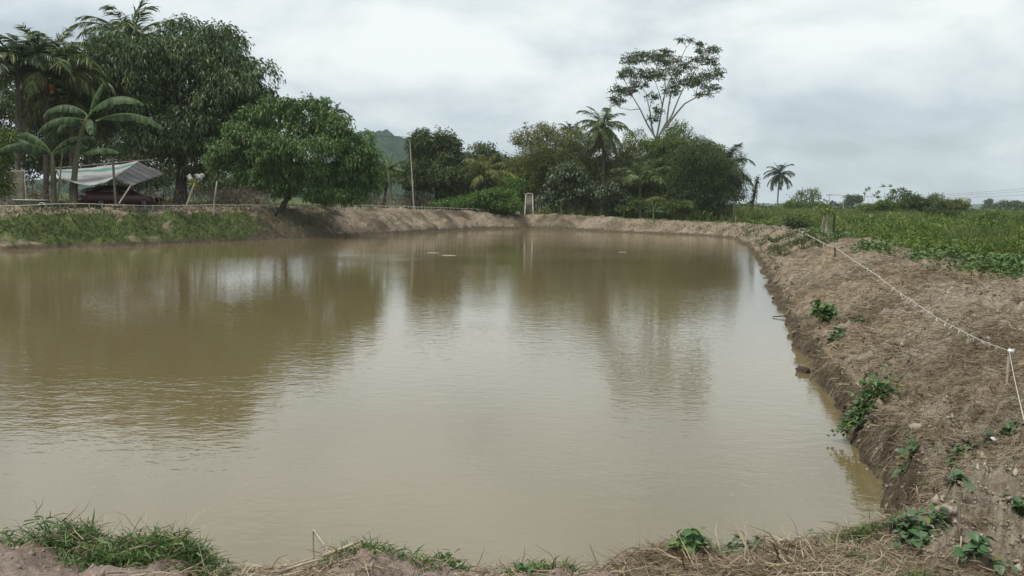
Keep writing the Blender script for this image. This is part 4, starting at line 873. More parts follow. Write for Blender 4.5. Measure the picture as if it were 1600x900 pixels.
def near_grass():
    rng = np.random.default_rng(141)
    # mat of creeping green grass on the left of the near bank (px 0..340)
    pts = []
    for (px, py, rx, ry, n, h) in [(20, 800, 60, 18, 2200, .10), (70, 808, 60, 18, 1800, .09), (150, 830, 70, 22, 3000, .11), (230, 840, 70, 26, 3600, .12), (290, 850, 45, 20, 1500, .08), (200, 862, 80, 14, 1600, .08), (340, 872, 40, 8, 260, .05), (390, 878, 26, 6, 160, .05)]:
        a = rng.normal(size=(n, 2)) * .5; P = onz(px + a[:, 0] * rx, py + a[:, 1] * ry + 14, 1.08); pts.append(np.c_[P[:, :2], np.full(n, h)])
    p = np.concatenate(pts); z = ground(p[:, 0], p[:, 1]); keep = rng.random(len(p)) < np.clip(.62 + 1.1 * fbm(p[:, 0] * 4, p[:, 1] * 4, 3, 77), .1, 1); p, z = p[keep], z[keep]; n = len(p)
    b = np.stack([p[:, 0], p[:, 1], np.maximum(z, .3) + rng.random(n) ** 1.5 * p[:, 2] * np.clip(1 + 1.5 * fbm(p[:, 0] * 3, p[:, 1] * 3, 2, 78), .3, 2)], 1)
    dv = rng.normal(size=(n, 3)) * np.array([1, 1, .5]) + np.array([0, 0, .55])
    V, F = blades(b, dv, rng.uniform(.03, .10, n), rng.uniform(.004, .010, n), rng, .7)
    k2 = rng.random(n) < .12; V2, F2 = blades(b[k2] + [0, 0, .02], rng.normal(size=(k2.sum(), 3)) * [1, 1, .4] + [0, 0, .3], rng.uniform(.06, .2, k2.sum()), .004, rng, .4); stuff('dead_stems', V2, F2, MT['straw'], 'dead stems tangled in the green grass patch')
    stuff('creeping_grass', V, F, MT['neargrass'], 'patch of creeping green grass on the near bank at left')
    # sparse green tufts along the crest
    pts = []
    for (px, py, w, n) in [(700, 868, 40, 220), (825, 880, 40, 260), (890, 876, 24, 160), (1100, 868, 60, 200), (1340, 828, 60, 420), (1440, 895, 40, 260), (1350, 895, 40, 160), (560, 880, 60, 120), (640, 885, 60, 90), (1230, 850, 60, 120)]:
        a = rng.normal(size=(n, 2)) * .5; P = onz(px + a[:, 0] * w, py + 6 + a[:, 1] * 8, 1.08); pts.append(P[:, :2])
    p = np.concatenate(pts); z = ground(p[:, 0], p[:, 1]); n = len(p); ok = z > .2; p, z = p[ok], z[ok]; n = len(p)
    dv = rng.normal(size=(n, 3)) * np.array([1, 1, .4]) + np.array([0, 0, .8])
    V, F = blades(np.c_[p, z], dv, rng.uniform(.03, .09, n), rng.uniform(.004, .009, n), rng, .6)
    stuff('grass_tufts', V, F, MT['neargrass'], 'thin green grass tufts along the near bank crest')
near_grass()
def creepers():
    rng = np.random.default_rng(151); pts = []
    for (px, py, rx, ry, n) in [(1450, 406, 36, 4, 600), (1500, 414, 50, 6, 1500), (1570, 425, 55, 7, 2200), (1365, 393, 28, 4, 700), (1310, 369, 26, 3, 500), (1280, 364, 30, 3, 400), (1470, 400, 40, 4, 400), (1610, 430, 40, 7, 900), (1540, 415, 70, 5, 500)]:
        a = rng.normal(size=(n, 2)) * .55; pts.append(onz(px + a[:, 0] * rx, py + a[:, 1] * ry + 5, 1.2)[:, :2])
    p = np.concatenate(pts); z = ground(p[:, 0], p[:, 1]); n = len(p)
    b = np.c_[p, z + rng.random(n) * .26]
    dv = rng.normal(size=(n, 3)) * np.array([1, 1, .35]) + np.array([0, 0, .15])
    r = np.hypot(p[:, 0], p[:, 1]); V, F = leaves(b, dv, .10 * np.clip(r / 22, .9, 2), .085 * np.clip(r / 22, .9, 2), rng, .25, .1)
    stuff('creeping_vines', V, F, MT['creeper'], 'low broad leaved creeper along the field edge of the bank')
creepers()
def brush():
    rng = np.random.default_rng(161); B = []
    for (px, y, w, h, n) in [(380, 86, 60, 1.6, 2200), (350, 80, 40, 1.2, 900), (650, 98, 40, 1.7, 2200), (700, 97, 30, 1.2, 900), (580, 95, 40, 1.6, 1200), (255, 64, 50, 1.2, 700), (40, 58, 60, 1.5, 900)]:
        s = y / FPX; c = foot(px, y)
        q = rng.normal(size=(n, 3)) * np.array([w * s * .5, 1.5, 0]); q[:, 2] = rng.random(n) * h; B.append(c + q)
    b = np.concatenate(B); n = len(b)
    V, F = blades(b, rng.normal(size=(n, 3)) + np.array([0, 0, .5]), rng.uniform(.3, .9, n), .035, rng, .3)
    stuff('dead_brush', V, F, MT['brush'], 'tangled dead brushwood behind the yard')
brush()
# ------------------------------------------------------------------ tarp shelter
def sheet_mesh(name, c00, c10, c11, c01, nu, nv, sag, mat, rng):
    u, v = np.meshgrid(np.linspace(0, 1, nu), np.linspace(0, 1, nv), indexing='ij'); u = u[..., None]; v = v[..., None]
    P = c00 * (1 - u) * (1 - v) + c10 * u * (1 - v) + c11 * u * v + c01 * (1 - u) * v
    P = P + np.array([0, 0, -1.]) * sag * (4 * u * (1 - u)) * (.35 + .65 * v)
    P = P + (fbm(u[..., 0] * 5 + 2, v[..., 0] * 3, 3, int(rng.integers(999)))[..., None]) * np.array([0, .12, .09])
    V = P.reshape(-1, 3); i = np.arange(nu - 1)[:, None] * nv; j = np.arange(nv - 1)[None]
    F = np.stack([i + j, i + nv + j, i + nv + j + 1, i + j + 1], -1).reshape(-1, 4)
    me = make_mesh(name, np.vstack([V, V - [0, 0, .012]]), [(F, 0), (F[:, ::-1] + len(V), 0)], mat, True,
                   dict(across=np.tile(v.ravel() if v.size == len(V) else np.broadcast_to(v, P.shape[:2] + (1,)).ravel(), 2)))
    return me
def stripe_mat(name, stops, rough=.5):
    m, t, b = mat_base(name); a = N(t, 'ShaderNodeAttribute', attribute_name='across').outputs['Fac']
    pos = N(t, 'ShaderNodeTexCoord').outputs['Object']
    c = ramp(t, a, stops, 'CONSTANT'); dirt = ramp(t, noise(t, pos, 1.6, 5, .65), [(.35, .62), (.65, 1.0)])
    t.links.new(mixc(t, 1.0, c, dirt, 'MULTIPLY'), b.inputs['Base Color']); b.inputs['Roughness'].default_value = rough
    return m
def tarp_shelter():
    rng = np.random.default_rng(171); base = foot(180, 51)
    t = thing('tarp_shelter', 'striped tarp shelter on poles over the dark red car', 'shelter', base)
    A = lambda a, b, y: at(a, b, y) - base
    w, g = (.4, .4, .388), (.12, .25, .215)
    wm = stripe_mat('white_teal_tarp', [(0, w), (.13, g), (.3, w), (.52, (.34, .39, .375)), (.56, w), (.93, (.4, .41, .4))])
    dk, l2 = (.05, .05, .048), (.115, .112, .108)
    st = []
    for k in range(6): st += [(k / 6 + .001 * (k == 0), l2), (k / 6 + .12, dk)]
    gm = stripe_mat('grey_lined_tarp', st)
    link('sheet', sheet_mesh('sheet', A(86, 264, 56), A(216, 252, 55.5), A(179, 277, 49.6), A(100, 281, 49.6), 26, 12, .36, wm, rng), t)['label'] = 'white sheet with teal stripes'
    link('sheet', sheet_mesh('sheet', A(216, 252, 55.4), A(256, 271, 55), A(205, 290, 48.9), A(180, 277, 49.5), 18, 12, .08, gm, rng), t)['label'] = 'grey sheet with dark lines'
    def pole(p, q, r, m, lab=None):
        o = MB().tube([p, q], [r, r * .9], 7).obj('pole', m, t)
        if lab: o['label'] = lab
    p = A(181, 320, 49.3); q = A(176, 246, 49.3); pole(p, q, .075, MT['darkwood'], 'thick dark upright pole')
    MB().tube([q + [-.22, 0, -.13], q + [.3, 0, -.13]], [.025, .025], 5).obj('crossbar', MT['wood'], t)
    pole(A(186, 318, 48.7), A(205, 289, 48.9), .05, MT['wood'], 'pale slanting prop')
    for (a, b, c, d, y) in [(87, 314, 87, 263, 56), (216, 316, 216, 251, 55.6), (256, 314, 256, 270, 55.2)]: pole(A(a, b, y), A(c, d, y), .04, MT['darkwood'])
    MB().tube([A(84, 263, 56), A(217, 251, 55.6), A(238, 250, 56)], [.03] * 3, 5).obj('ridge_pole', MT['wood'], t)
tarp_shelter()
# ------------------------------------------------------------------ car
def car():
    b = foot(182, 53.2); t = thing('parked_car', 'dark red sedan parked under the striped tarp', 'car', b, rz=R(52))
    # local x forwards, y to the left; stations along the body: x, half width, bottom, belt height
    st = [(-2.2, .70, .42, .80), (-2.12, .80, .30, .98), (-1.7, .84, .24, 1.0), (-1.0, .86, .22, .98), (0, .87, .22, .96), (.9, .86, .22, .94), (1.3, .85, .24, .90), (1.85, .80, .26, .78), (2.15, .70, .32, .66), (2.25, .55, .4, .56)]
    mb = MB(); ring = []
    for x, w, z0, z1 in st:
        ring.append([(x, -w * .9, z0), (x, -w, z0 + (z1 - z0) * .35), (x, -w * .99, z0 + (z1 - z0) * .75), (x, -w * .9, z1), (x, 0, z1 + .035), (x, w * .9, z1), (x, w * .99, z0 + (z1 - z0) * .75), (x, w, z0 + (z1 - z0) * .35), (x, w * .9, z0)])
    V = np.array(ring, float); n, k = V.shape[:2]
    i = np.arange(n - 1)[:, None] * k; j = np.arange(k)[None]; j2 = (j + 1) % k
    F = np.stack([i + j, i + k + j, i + k + j2, i + j2], -1).reshape(-1, 4)
    mb.add(V.reshape(-1, 3), [F, np.array([list(range(k))]), np.array([list(range((n - 1) * k, n * k))[::-1]])])
    body = mb.obj('body', MT['carpaint'], t, True)
    # cabin
    cb = [(-1.62, .72, .70, .985), (-.95, .76, .56, 1.40), (-.1, .77, .57, 1.46), (.45, .76, .55, 1.40), (1.2, .74, .70, .935)]
    mb = MB(); V = np.array([[(x, -w0, .93 if 0 < q < 4 else z), (x, -w1, z), (x, 0, z + .03), (x, w1, z), (x, w0, .93 if 0 < q < 4 else z)] for q, (x, w0, w1, z) in enumerate(cb)], float)
    n, k = V.shape[:2]; i = np.arange(n - 1)[:, None] * k; j = np.arange(k - 1)[None]
    mb.add(V.reshape(-1, 3), np.stack([i + j, i + k + j, i + k + j + 1, i + j + 1], -1).reshape(-1, 4))
    mb.obj('cabin', MT['carpaint'], t, True)
    def panel(name, P, m, th=.012, par=None):
        P = np.array(P, float); nn = nrm(np.cross(P[1] - P[0], P[2] - P[0])); c = P.mean(0)
        if np.dot(nn, c - np.array([c[0] * .5, 0, .9])) < 0: nn = -nn
        V = np.vstack([P + nn * .004, P + nn * (.004 + th)]); q = len(P)
        F4 = np.array([[a, (a + 1) % q, q + (a + 1) % q, q + a] for a in range(q)])
        mbp = MB(); mbp.add(V, [F4, np.array([list(range(q))]), np.array([list(range(q, 2 * q))])]); return mbp.obj(name, m, par or t)
    for s in (-1, 1):
        panel('window', [(-1.3, s * .745, 1.0), (-.9, s * .60, 1.34), (-.22, s * .605, 1.395), (-.22, s * .765, 1.0)], MT['glass'])
        panel('window', [(-.14, s * .768, 1.0), (-.14, s * .607, 1.395), (.38, s * .595, 1.35), (.98, s * .75, 1.0)], MT['glass'])
        panel('tail_light', [(-2.15, s * .42, .72), (-2.17, s * .76, .72), (-2.15, s * .76, .90), (-2.14, s * .42, .90)], MT['lamp'], .03)
        panel('headlight', [(2.2, s * .40, .52), (2.17, s * .66, .54), (2.13, s * .66, .64), (2.18, s * .40, .62)], MT['glass'], .03)
        MB().box((.75, s * .86 - .06, .96), (.9, s * .86 + .12 * (s > 0) + .06, 1.08)).obj('mirror', MT['carpaint'], t) if s > 0 else MB().box((.75, -1.0, .96), (.9, -.83, 1.08)).obj('mirror', MT['carpaint'], t)
        MB().box((-.55, s * .873 - .012, .86), (-.38, s * .873 + .012, .89)).obj('handle', MT['metal'], t)
    panel('rear_window', [(-1.55, -.6, 1.02), (-1.55, .6, 1.02), (-1.0, .5, 1.36), (-1.0, -.5, 1.36)], MT['glass'])
    panel('windscreen', [(1.12, -.62, .985), (1.12, .62, .985), (.5, .5, 1.37), (.5, -.5, 1.37)], MT['glass'])
    MB().box((-2.31, -.78, .34), (-2.13, .78, .58)).obj('bumper', MT['carpaint'], t)
    MB().box((-2.245, -.24, .66), (-2.19, .24, .79)).obj('number_plate', MT['blackmetal'], t)
    MB().box((2.16, -.72, .26), (2.3, .72, .46)).obj('bumper', MT['carpaint'], t)
    for x in (-1.38, 1.38):
        for s in (-1, 1):
            w = bpy.data.objects.new('wheel', MB().tube([(0, s * -.1, 0), (0, s * .1, 0)], [.12, .12], 10).mesh('wheel', MT['blackmetal'])); COL.objects.link(w); w.parent = t; w.location = (x, s * .77, .31)
            th = np.linspace(0, 2 * np.pi, 25); mb = MB(); mb.tube(np.stack([np.cos(th) * .235, th * 0, np.sin(th) * .235], 1), .085, 8, cap=False); mb.obj('tyre', MT['rubber'], w, True)
            mb = MB()
            for a in np.arange(5) * 1.2566: mb.tube([(0, s * .085, 0), (.16 * math.cos(a), s * .075, .16 * math.sin(a))], [.035, .026], 5)
            mb.tube(np.stack([np.cos(th) * .165, th * 0 + s * .06, np.sin(th) * .165], 1), .018, 5, cap=False); mb.obj('rim', MT['rim'], w)
    # cloth folded over the boot
    rng = np.random.default_rng(3)
    gm = stripe_mat('green_cloth', [(0, (.045, .13, .085)), (.72, (.06, .16, .1)), (.8, (.6, .6, .56))])
    c = [np.array(v, float) for v in ((-1.25, -.72, 1.30), (-1.25, .72, 1.30), (-2.0, .82, 1.055), (-2.0, -.82, 1.055))]
    o = link('folded_tarp', sheet_mesh('folded_tarp', c[0], c[1], c[2], c[3], 16, 10, -.03, gm, rng)); o.location = b; o.rotation_euler = (0, 0, R(52))
    tag(o, 'green tarp with pale edge spread over the back of the red car', 'tarp')
car()
# ------------------------------------------------------------------ seated person beside the car
def skin_obj(name, verts, edges, radii, mat, parent, root=0, sub=1):
    me = bpy.data.meshes.new(name); me.from_pydata([tuple(v) for v in verts], edges, []); me.materials.append(mat)
    o = link(name, me, parent); md = o.modifiers.new('skin', 'SKIN'); md.use_smooth_shade = True
    for i, r in enumerate(radii):
        sv = me.skin_vertices[0].data[i]; sv.radius = (r, r) if isinstance(r, (int, float)) else r; sv.use_root = (i == root)
    ms = o.modifiers.new('sub', 'SUBSURF'); ms.levels = sub; ms.render_levels = sub
    return o
def person():
    b = foot(246, 55.5); t = thing('person', 'person in grey shirt and dark shorts sitting beside the car bonnet', 'person', b, rz=R(-35))
    # faces local +x... sitting: hips .48 m up, thighs forward, shins down
    V = []; E = []; Rr = []
    def v(p, r, par=None):
        V.append(p); Rr.append(r); i = len(V) - 1
        if par is not None: E.append((par, i))
        return i
    hip = v((0, 0, .52), .13); waist = v((.02, 0, .70), .125, hip); chest = v((.04, 0, .90), (.13, .16), waist); neck = v((.06, 0, 1.07), .055, chest)
    jaw = v((.08, 0, 1.15), .07, neck); head = v((.09, 0, 1.24), .095, jaw); crown = v((.085, 0, 1.31), .07, head)
    v((.185, 0, 1.215), .014, head)                                  # nose
    for s in (-1, 1):
        th = v((.08, s * .1, .50), .085, hip); kn = v((.46, s * .15, .52), .06, th); an = v((.5, s * .15, .1), .04, kn); v((.66, s * .17, .04), .035, an)
        sh = v((.04, s * .17, .99), .06, chest); el = v((.14, s * .24, .74), .043, sh); wr = v((.38, s * .17, .62), .03, el); pm = v((.46, s * .16, .60), .036, wr)
        for f in range(4): k1 = v((.52, s * (.135 + f * .02), .595), .009, pm); v((.555 - .006 * abs(f - 1.5), s * (.135 + f * .02), .57), .008, k1)
        v((.47, s * .115, .59), .010, pm)
    skin_obj('body', V, E, Rr, MT['skin'], t)
    skin_obj('shirt', [(0, 0, .52), (.02, 0, .70), (.04, 0, .93), (.04, -.18, .99), (.1, -.225, .84), (.04, .18, .99), (.1, .225, .84)], [(0, 1), (1, 2), (2, 3), (3, 4), (2, 5), (5, 6)], [.155, .15, (.155, .18), .08, .07, .08, .07], MT['greyshirt'], t)
    skin_obj('shorts', [(-.01, 0, .53), (.1, -.1, .51), (.4, -.145, .53), (.1, .1, .51), (.4, .145, .53)], [(0, 1), (1, 2), (0, 3), (3, 4)], [.155, .115, .09, .115, .09], MT['darkcloth'], t)
    mb = MB(); ico(mb, np.array([.07, 0, 1.285]), np.array([.115, .105, .09]), 1); mb.obj('hair', MT['hair'], t, True)
    st = thing('stool', 'low dark stool under the person in the grey shirt', 'stool', b, rz=R(-35))
    MB().box((-.2, -.18, .33), (.2, .18, .38)).obj('seat', MT['darkwood'], st)
    for x in (-.16, .16):
        for y in (-.14, .14): MB().box((x - .02, y - .02, -.03), (x + .02, y + .02, .33)).obj('leg', MT['darkwood'], st)
person()
# ------------------------------------------------------------------ yard things
def yard():
    rng = np.random.default_rng(181)
    # shallow basin
    b = foot(49, 50); b[2] += 0.0
    t = thing('metal_basin', 'pale shallow metal tub on the ground at far left', 'basin', b, rz=.1)
    mb = MB(); k = 28; th = np.arange(k) * 2 * np.pi / k
    prof = [(.0, .06), (.66, .06), (.74, .12), (.95, .40), (1.0, .42), (.96, .44), (.9, .40), (.7, .14), (.0, .1)]
    def sup(r, z): return np.stack([np.sign(np.cos(th)) * np.abs(np.cos(th)) ** .8 * .98 * r, np.sign(np.sin(th)) * np.abs(np.sin(th)) ** .8 * .62 * r, np.full(k, z)], 1)
    V = np.concatenate([sup(max(r, .01), z) for r, z in prof]); i = np.arange(len(prof) - 1)[:, None] * k; j = np.arange(k)[None]; j2 = (j + 1) % k
    mb.add(V, np.stack([i + j, i + j2, i + k + j2, i + k + j], -1).reshape(-1, 4)); mb.obj('tub', MT['metal'], t, True)
    mb = MB(); rim = sup(1.0, .43); mb.tube(np.vstack([rim, rim[:1]]), .025, 6, cap=False); mb.obj('rim', MT['white'], t, True)
    # pipe mouth
    b = at(65.5, 322, 48.4); t = thing('drain_pipe', 'white rimmed pipe mouth sticking out of the left bank', 'pipe', b)
    mb = MB(); th = np.linspace(0, 2 * np.pi, 25); ring = np.stack([np.cos(th), th * 0, np.sin(th)], 1)
    P = [ring[:-1] * r + [0, y, 0] for r, y in ((.2, 2.2), (.2, 0), (.165, 0), (.165, 2.0))]; V = np.concatenate(P); k = 24
    i = np.arange(3)[:, None] * k; j = np.arange(k)[None]; j2 = (j + 1) % k
    mb.add(V, [np.stack([i + j, i + j2, i + k + j2, i + k + j], -1).reshape(-1, 4), np.array([[3 * k + q for q in range(k)]])]); mb.obj('pipe_wall', MT['blackmetal'], t, True)
    mb = MB(); mb.tube(ring * .19, .03, 6, cap=False); mb.obj('rim', MT['rope'], t, True)
    # ruined slab
    b = foot(26, 55); t = thing('concrete_slab', 'upright pale mossy wall slab among the plants at far left', 'wall', b, rz=.15)
    mb = MB(); nx, nz = 9, 14
    out = np.array([[-.62, 0], [.62, 0], [.55, 2.3], [-.6, 2.35]])
    u, v = np.meshgrid(np.linspace(0, 1, nx), np.linspace(0, 1, nz), indexing='ij')
    X = (out[0, 0] * (1 - u) + out[1, 0] * u) * (1 - v) + (out[3, 0] * (1 - u) + out[2, 0] * u) * v; Z = v * (2.33 + .12 * fbm(u * 4, u * 0, 2, 7)); Yv = fbm(u * 4, v * 6, 3, 8) * .03
    F1 = np.stack([X, Yv - .07, Z], -1).reshape(-1, 3); F2 = np.stack([X, Yv + .07, Z], -1).reshape(-1, 3); i = np.arange(nx - 1)[:, None] * nz; j = np.arange(nz - 1)[None]
    Q = np.stack([i + j, i + nz + j, i + nz + j + 1, i + j + 1], -1).reshape(-1, 4); m = nx * nz
    ed = [q for q in range(nz)] + [a * nz + nz - 1 for a in range(1, nx)] + [(nx - 1) * nz + q for q in range(nz - 2, -1, -1)]
    S2 = np.array([[ed[a], ed[a + 1], ed[a + 1] + m, ed[a] + m] for a in range(len(ed) - 1)])
    mb.add(np.vstack([F1, F2]), [Q, Q[:, ::-1] + m, S2]); mb.obj('slab', MT['concrete'], t)
    MB().tube([(.66, -.1, -.1), (.6, -.1, 2.4)], [.035, .03], 6).obj('post', MT['wood'], t)
    # edge post
    def stake(name, label, px0, py0, px1, py1, y, r, m, cat='stake', grp=None):
        p, q = at(px0, py0, y), at(px1, py1, y); g = gz(p[0], p[1]); p[2] = g - .1
        o = MB().tube([p - p, (q - p) * .5 + rng.normal(size=3) * .015, q - p], [r, r * .95, r * .85], 7).obj(name, m, None, True, p); return tag(o, label, cat, grp)
    stake('wooden_post', 'pale post standing at the left picture edge', 1, 316, 1, 244, 50, .05, MT['palebark'], 'post')
    stake('wooden_stake', 'thin pale stake leaning on the bank left of the leaning tree', 333, 332, 339, 283, 54, .055, MT['wood'])
    stake('wooden_stake', 'small stake beside the white bags by the pillar', 801, 336, 800, 315, 93, .05, MT['wood'])
    stake('wooden_stake', 'thin stake at the far right corner of the pond', 1149, 353, 1149, 338, 78, .03, MT['wood'])
    stake('vine_covered_post', 'dark leaning post wrapped in vines past the wood', 1172, 326, 1184, 276, 100, .12, MT['bark'], 'post')
    stake('thin_pole', 'thin bare pole beside the vine covered post', 1181, 325, 1185, 274, 102, .05, MT['wood'], 'pole')
    V, F = leaves(np.concatenate([at(1174 + 10 * a, 320 - 42 * a, 100)[None] + rng.normal(size=(14, 3)) * .16 for a in np.linspace(0, 1, 26)]), rng.normal(size=(26 * 14, 3)), .24, .12, rng)
    tag(link('post_vine', make_mesh('post_vine', V, [(F, 0)], MT['dark'])), 'dark vine climbing the leaning post past the wood', None, None, 'stuff')
    # tripod of props with a yellow green plant and a white sack
    b = foot(297, 53.5); t = thing('stake_tripod', 'leaning stakes tied together with yellow green leaves on top', 'stakes', b)
    for (a, c, d, e, y, m) in [(290, 321, 304, 286, 53.2, 'wood'), (301, 316, 303, 288, 54, 'darkwood'), (318, 316, 303, 288, 54.2, 'darkwood')]:
        p = at(a, c, y) - b; p[2] -= .15; o = MB().tube([p, at(d, e, y) - b], [.05, .04], 6).obj('stake', MT[m], t)
    c = at(303, 288, 53.6) - b; n = 60
    V, F = blades(np.repeat(c[None], n, 0) + rng.normal(size=(n, 3)) * .08, rng.normal(size=(n, 3)) + np.array([0, -.3, .5]), rng.uniform(.35, .7, n), .06, rng, .8); link('leaves', make_mesh('leaves', V, [(f, 0) for f in F], MT['palmyel']), t)
    for (px, py, y, sx, lab) in [(311, 276, 54.6, .24, 'white sack hung up behind the stake tripod, right of two'), (298, 278, 54.6, .15, 'smaller white sack hung behind the stake tripod')]:
        mb = MB(); ico(mb, np.zeros(3), np.array([sx, .07, .17]), 4, 1.0, rng); tag(mb.obj('white_sack', MT['sack'], None, False, at(px, py, y)), lab, 'sack')
    # metal frame
    b = foot(431, 59); t = thing('metal_arch', 'black arched metal frame left of the leaning trunk', 'frame', b)
    MB().tube([(-.27, 0, -.1), (-.27, 0, .45), (-.2, 0, .53), (.2, 0, .53), (.27, 0, .45), (.27, 0, -.1)], .03, 6).obj('frame', MT['blackmetal'], t)
    MB().box((-.07, -.02, 0), (.07, .02, .52)).obj('back_panel', MT['blackmetal'], t)
    # hens
    def hen(px, y, s, rz, label, m):
        b = foot(px, y); t = thing('hen', label, 'hen', b, 'hens in the yard', rz)
        prof = [(-.20, .30, .015), (-.15, .28, .06), (-.08, .24, .10), (0, .22, .115), (.08, .24, .10), (.13, .29, .065), (.155, .35, .045), (.17, .40, .042), (.19, .415, .03), (.205, .415, .012)]
        mb = MB(); mb.tube(np.array([(x * s, 0, z * s) for x, z, r in prof]), np.array([r * s for x, z, r in prof]), 9)
        mb.obj('body', m, t, True)
        mb = MB(); V, F = blades(np.repeat(np.array([[-.16, 0, .3]]) * s, 12, 0), np.c_[np.full(12, -.6), rng.normal(size=12) * .2, np.full(12, .8)], .17 * s, .05 * s, rng, .5); mb.add(V, F); mb.obj('tail', m, t)
        mb = MB(); ico(mb, np.array([.185, 0, .455]) * s, np.array([.03, .008, .02]) * s, 1); mb.obj('comb', MT['comb'], t)
        mb = MB(); mb.tube([np.array([.2, 0, .41]) * s, np.array([.24, 0, .4]) * s], [.012 * s, .002], 5); mb.obj('beak', MT['palmyel'], t)
        for sg in (-1, 1): MB().tube([np.array([.0, sg * .045, .15]) * s, np.array([-.01, sg * .045, .07]) * s, np.array([.0, sg * .045, -.01]) * s, np.array([.05, sg * .05, -.005]) * s], .009 * s, 5).obj('leg', MT['palmyel'], t)
    hen(402, 60, 1.15, 2.6, 'brown hen standing left of the black metal frame', MT['hen'])
    hen(371, 72, .8, .4, 'small dark hen farther back in the dry yard', MT['darkcloth'])
    # utility pole
    b = foot(647, 84); top = at(640, 213, 84) - b
    t = thing('utility_pole', 'slightly leaning pale utility pole with wires running left', 'pole', b)
    MB().tube([np.array([0, 0, -.2]), top], [.075, .052], 9).obj('mast', MT['greywood'], t, True)
    MB().box(tuple(top + [-.09, -.5, -.22]), tuple(top + [.09, .5, -.1])).obj('crossarm', MT['darkwood'], t)
    for dy in (-.4, .4):
        a = top + [0, dy, -.08]; e = at(-300, 130, 120) - b + [0, dy, 0]; u = np.linspace(0, 1, 20)[:, None]
        P = a * (1 - u) + e * u - np.array([0, 0, 1.]) * 4 * 1.2 * u * (1 - u); MB().tube(P, .012, 4).obj('wire', MT['blackmetal'], t)
        mb = MB(); mb.tube([top + [0, dy, -.1], top + [0, dy, .05]], [.035, .025], 6); mb.obj('insulator', MT['white'], t)
    # concrete pillar
    b = foot(826, 95); t = thing('concrete_pillar', 'weathered tapered concrete marker with pale edges on the far bank', 'pillar', b, rz=.12)
    h = 2.2; mb = MB(); V = np.array([(-.52, -.25, -.2), (.52, -.25, -.2), (.52, .25, -.2), (-.52, .25, -.2), (-.40, -.2, h), (.40, -.2, h), (.40, .2, h), (-.40, .2, h)])
    mb.add(V, np.array([(0, 3, 2, 1), (4, 5, 6, 7), (0, 1, 5, 4), (1, 2, 6, 5), (2, 3, 7, 6), (3, 0, 4, 7)])); mb.obj('shaft', MT['concrete'], t)
    for s in (-1, 1): MB().tube([(s * .49, -.26, -.2), (s * .385, -.21, h)], [.075, .065], 4).obj('edge_strip', MT['concrete_edge'], t)
    mb = MB(); pr = [(-.46, h - .02), (-.46, h + .06), (-.2, h + .12), (0, h + .2), (.2, h + .12), (.46, h + .06), (.46, h - .02), (.25, h + .01), (0, h + .09), (-.25, h + .01)]
    V = np.array([(x, -.29, z) for x, z in pr] + [(x, .26, z) for x, z in pr]); q = len(pr)
    mb.add(V, [np.array([[a, (a + 1) % q, q + (a + 1) % q, q + a] for a in range(q)]), np.array([list(range(q))]), np.array([list(range(q, 2 * q))[::-1]])]); mb.obj('cap', MT['concrete_edge'], t)
    # white bags by it
    for k, (px, dx, s, lab) in enumerate([(808, 0, .3, 'crumpled white bag lying left of the concrete pillar'), (799, 0, .17, 'small flat pale bag end by the stake left of the pillar')]):
        p = foot(px, 93.5); mb = MB(); ico(mb, np.zeros(3), np.array([s, s * .8, s * (.75 if k == 0 else .3)]), 3, .9, rng); tag(mb.obj('white_bag', MT['white'], None, False, p + [0, 0, s * .4]), lab, 'bag')
    # frame of sticks right of the pillar
    b = foot(841, 97); t = thing('stick_rack', 'grey stick rack standing right of the concrete pillar', 'frame', b)
    for p, q in [((-.25, 0, -.1), (-.3, 0, 1.9)), ((.15, 0, -.1), (.35, 0, 1.9)), ((.0, .1, -.1), (.08, .1, 1.7))]: MB().tube([p, q], .035, 5).obj('stick', MT['wood'], t)
    MB().tube([(-.36, -.04, 1.3), (.36, -.04, 1.35)], .03, 5).obj('crossbar', MT['wood'], t)
    # shed roof past the wood
    b = foot(1175, 88); t = thing('shed_roof', 'low dark sloping roof sheet in the grass past the wood', 'roof', b)
    P = np.array([at(1146, 317, 88) - b, at(1196, 324, 84) - b, at(1196, 324, 87) - b, at(1146, 317, 91) - b]); mb = MB(); mb.add(np.vstack([P, P + [0, 0, .09]]), np.array([(0, 3, 2, 1), (4, 5, 6, 7), (0, 1, 5, 4), (1, 2, 6, 5), (2, 3, 7, 6), (3, 0, 4, 7)])); mb.obj('roof_sheet', MT['roofing'], t)
    for p in P: MB().tube([(p[0] * .96, p[1] * .98, -.2), (p[0] * .96, p[1] * .98, p[2])], .05, 5).obj('post', MT['darkwood'], t)
    b = foot(1290, 190); t = thing('far_shed', 'small rust roofed shed low in the field under the power poles', 'shed', b)
    mb = MB(); mb.box((-2.2, -1.4, -.2), (2.2, 1.4, 1.6)); mb.obj('wall', MT['wood'], t)
    mb = MB(); V = np.array([(-2.6, -1.8, 1.6), (2.6, -1.8, 1.6), (2.6, 1.8, 1.6), (-2.6, 1.8, 1.6), (-2.4, 0, 2.3), (2.4, 0, 2.3)]); mb.add(V, [np.array([(0, 1, 5, 4), (2, 3, 4, 5), (0, 3, 2, 1)]), np.array([(0, 4, 3), (1, 2, 5)])]); mb.obj('roof', MT['roofing'], t)
    # fence posts in the field edge
    stake('fence_post', 'thick pale fence post topped by a tuft of vine', 1292, 368, 1294, 331, 43, .085, MT['palebark'], 'post', 'old fence posts at the field edge')
    stake('fence_post', 'dark charred fence post right of the vine topped one', 1303, 366, 1304, 335, 43, .05, MT['darkwood'], 'post', 'old fence posts at the field edge')
    stake('fence_post', 'thin grey fence post left of the vine topped one', 1284, 366, 1287, 337, 43.5, .05, MT['wood'], 'post', 'old fence posts at the field edge')
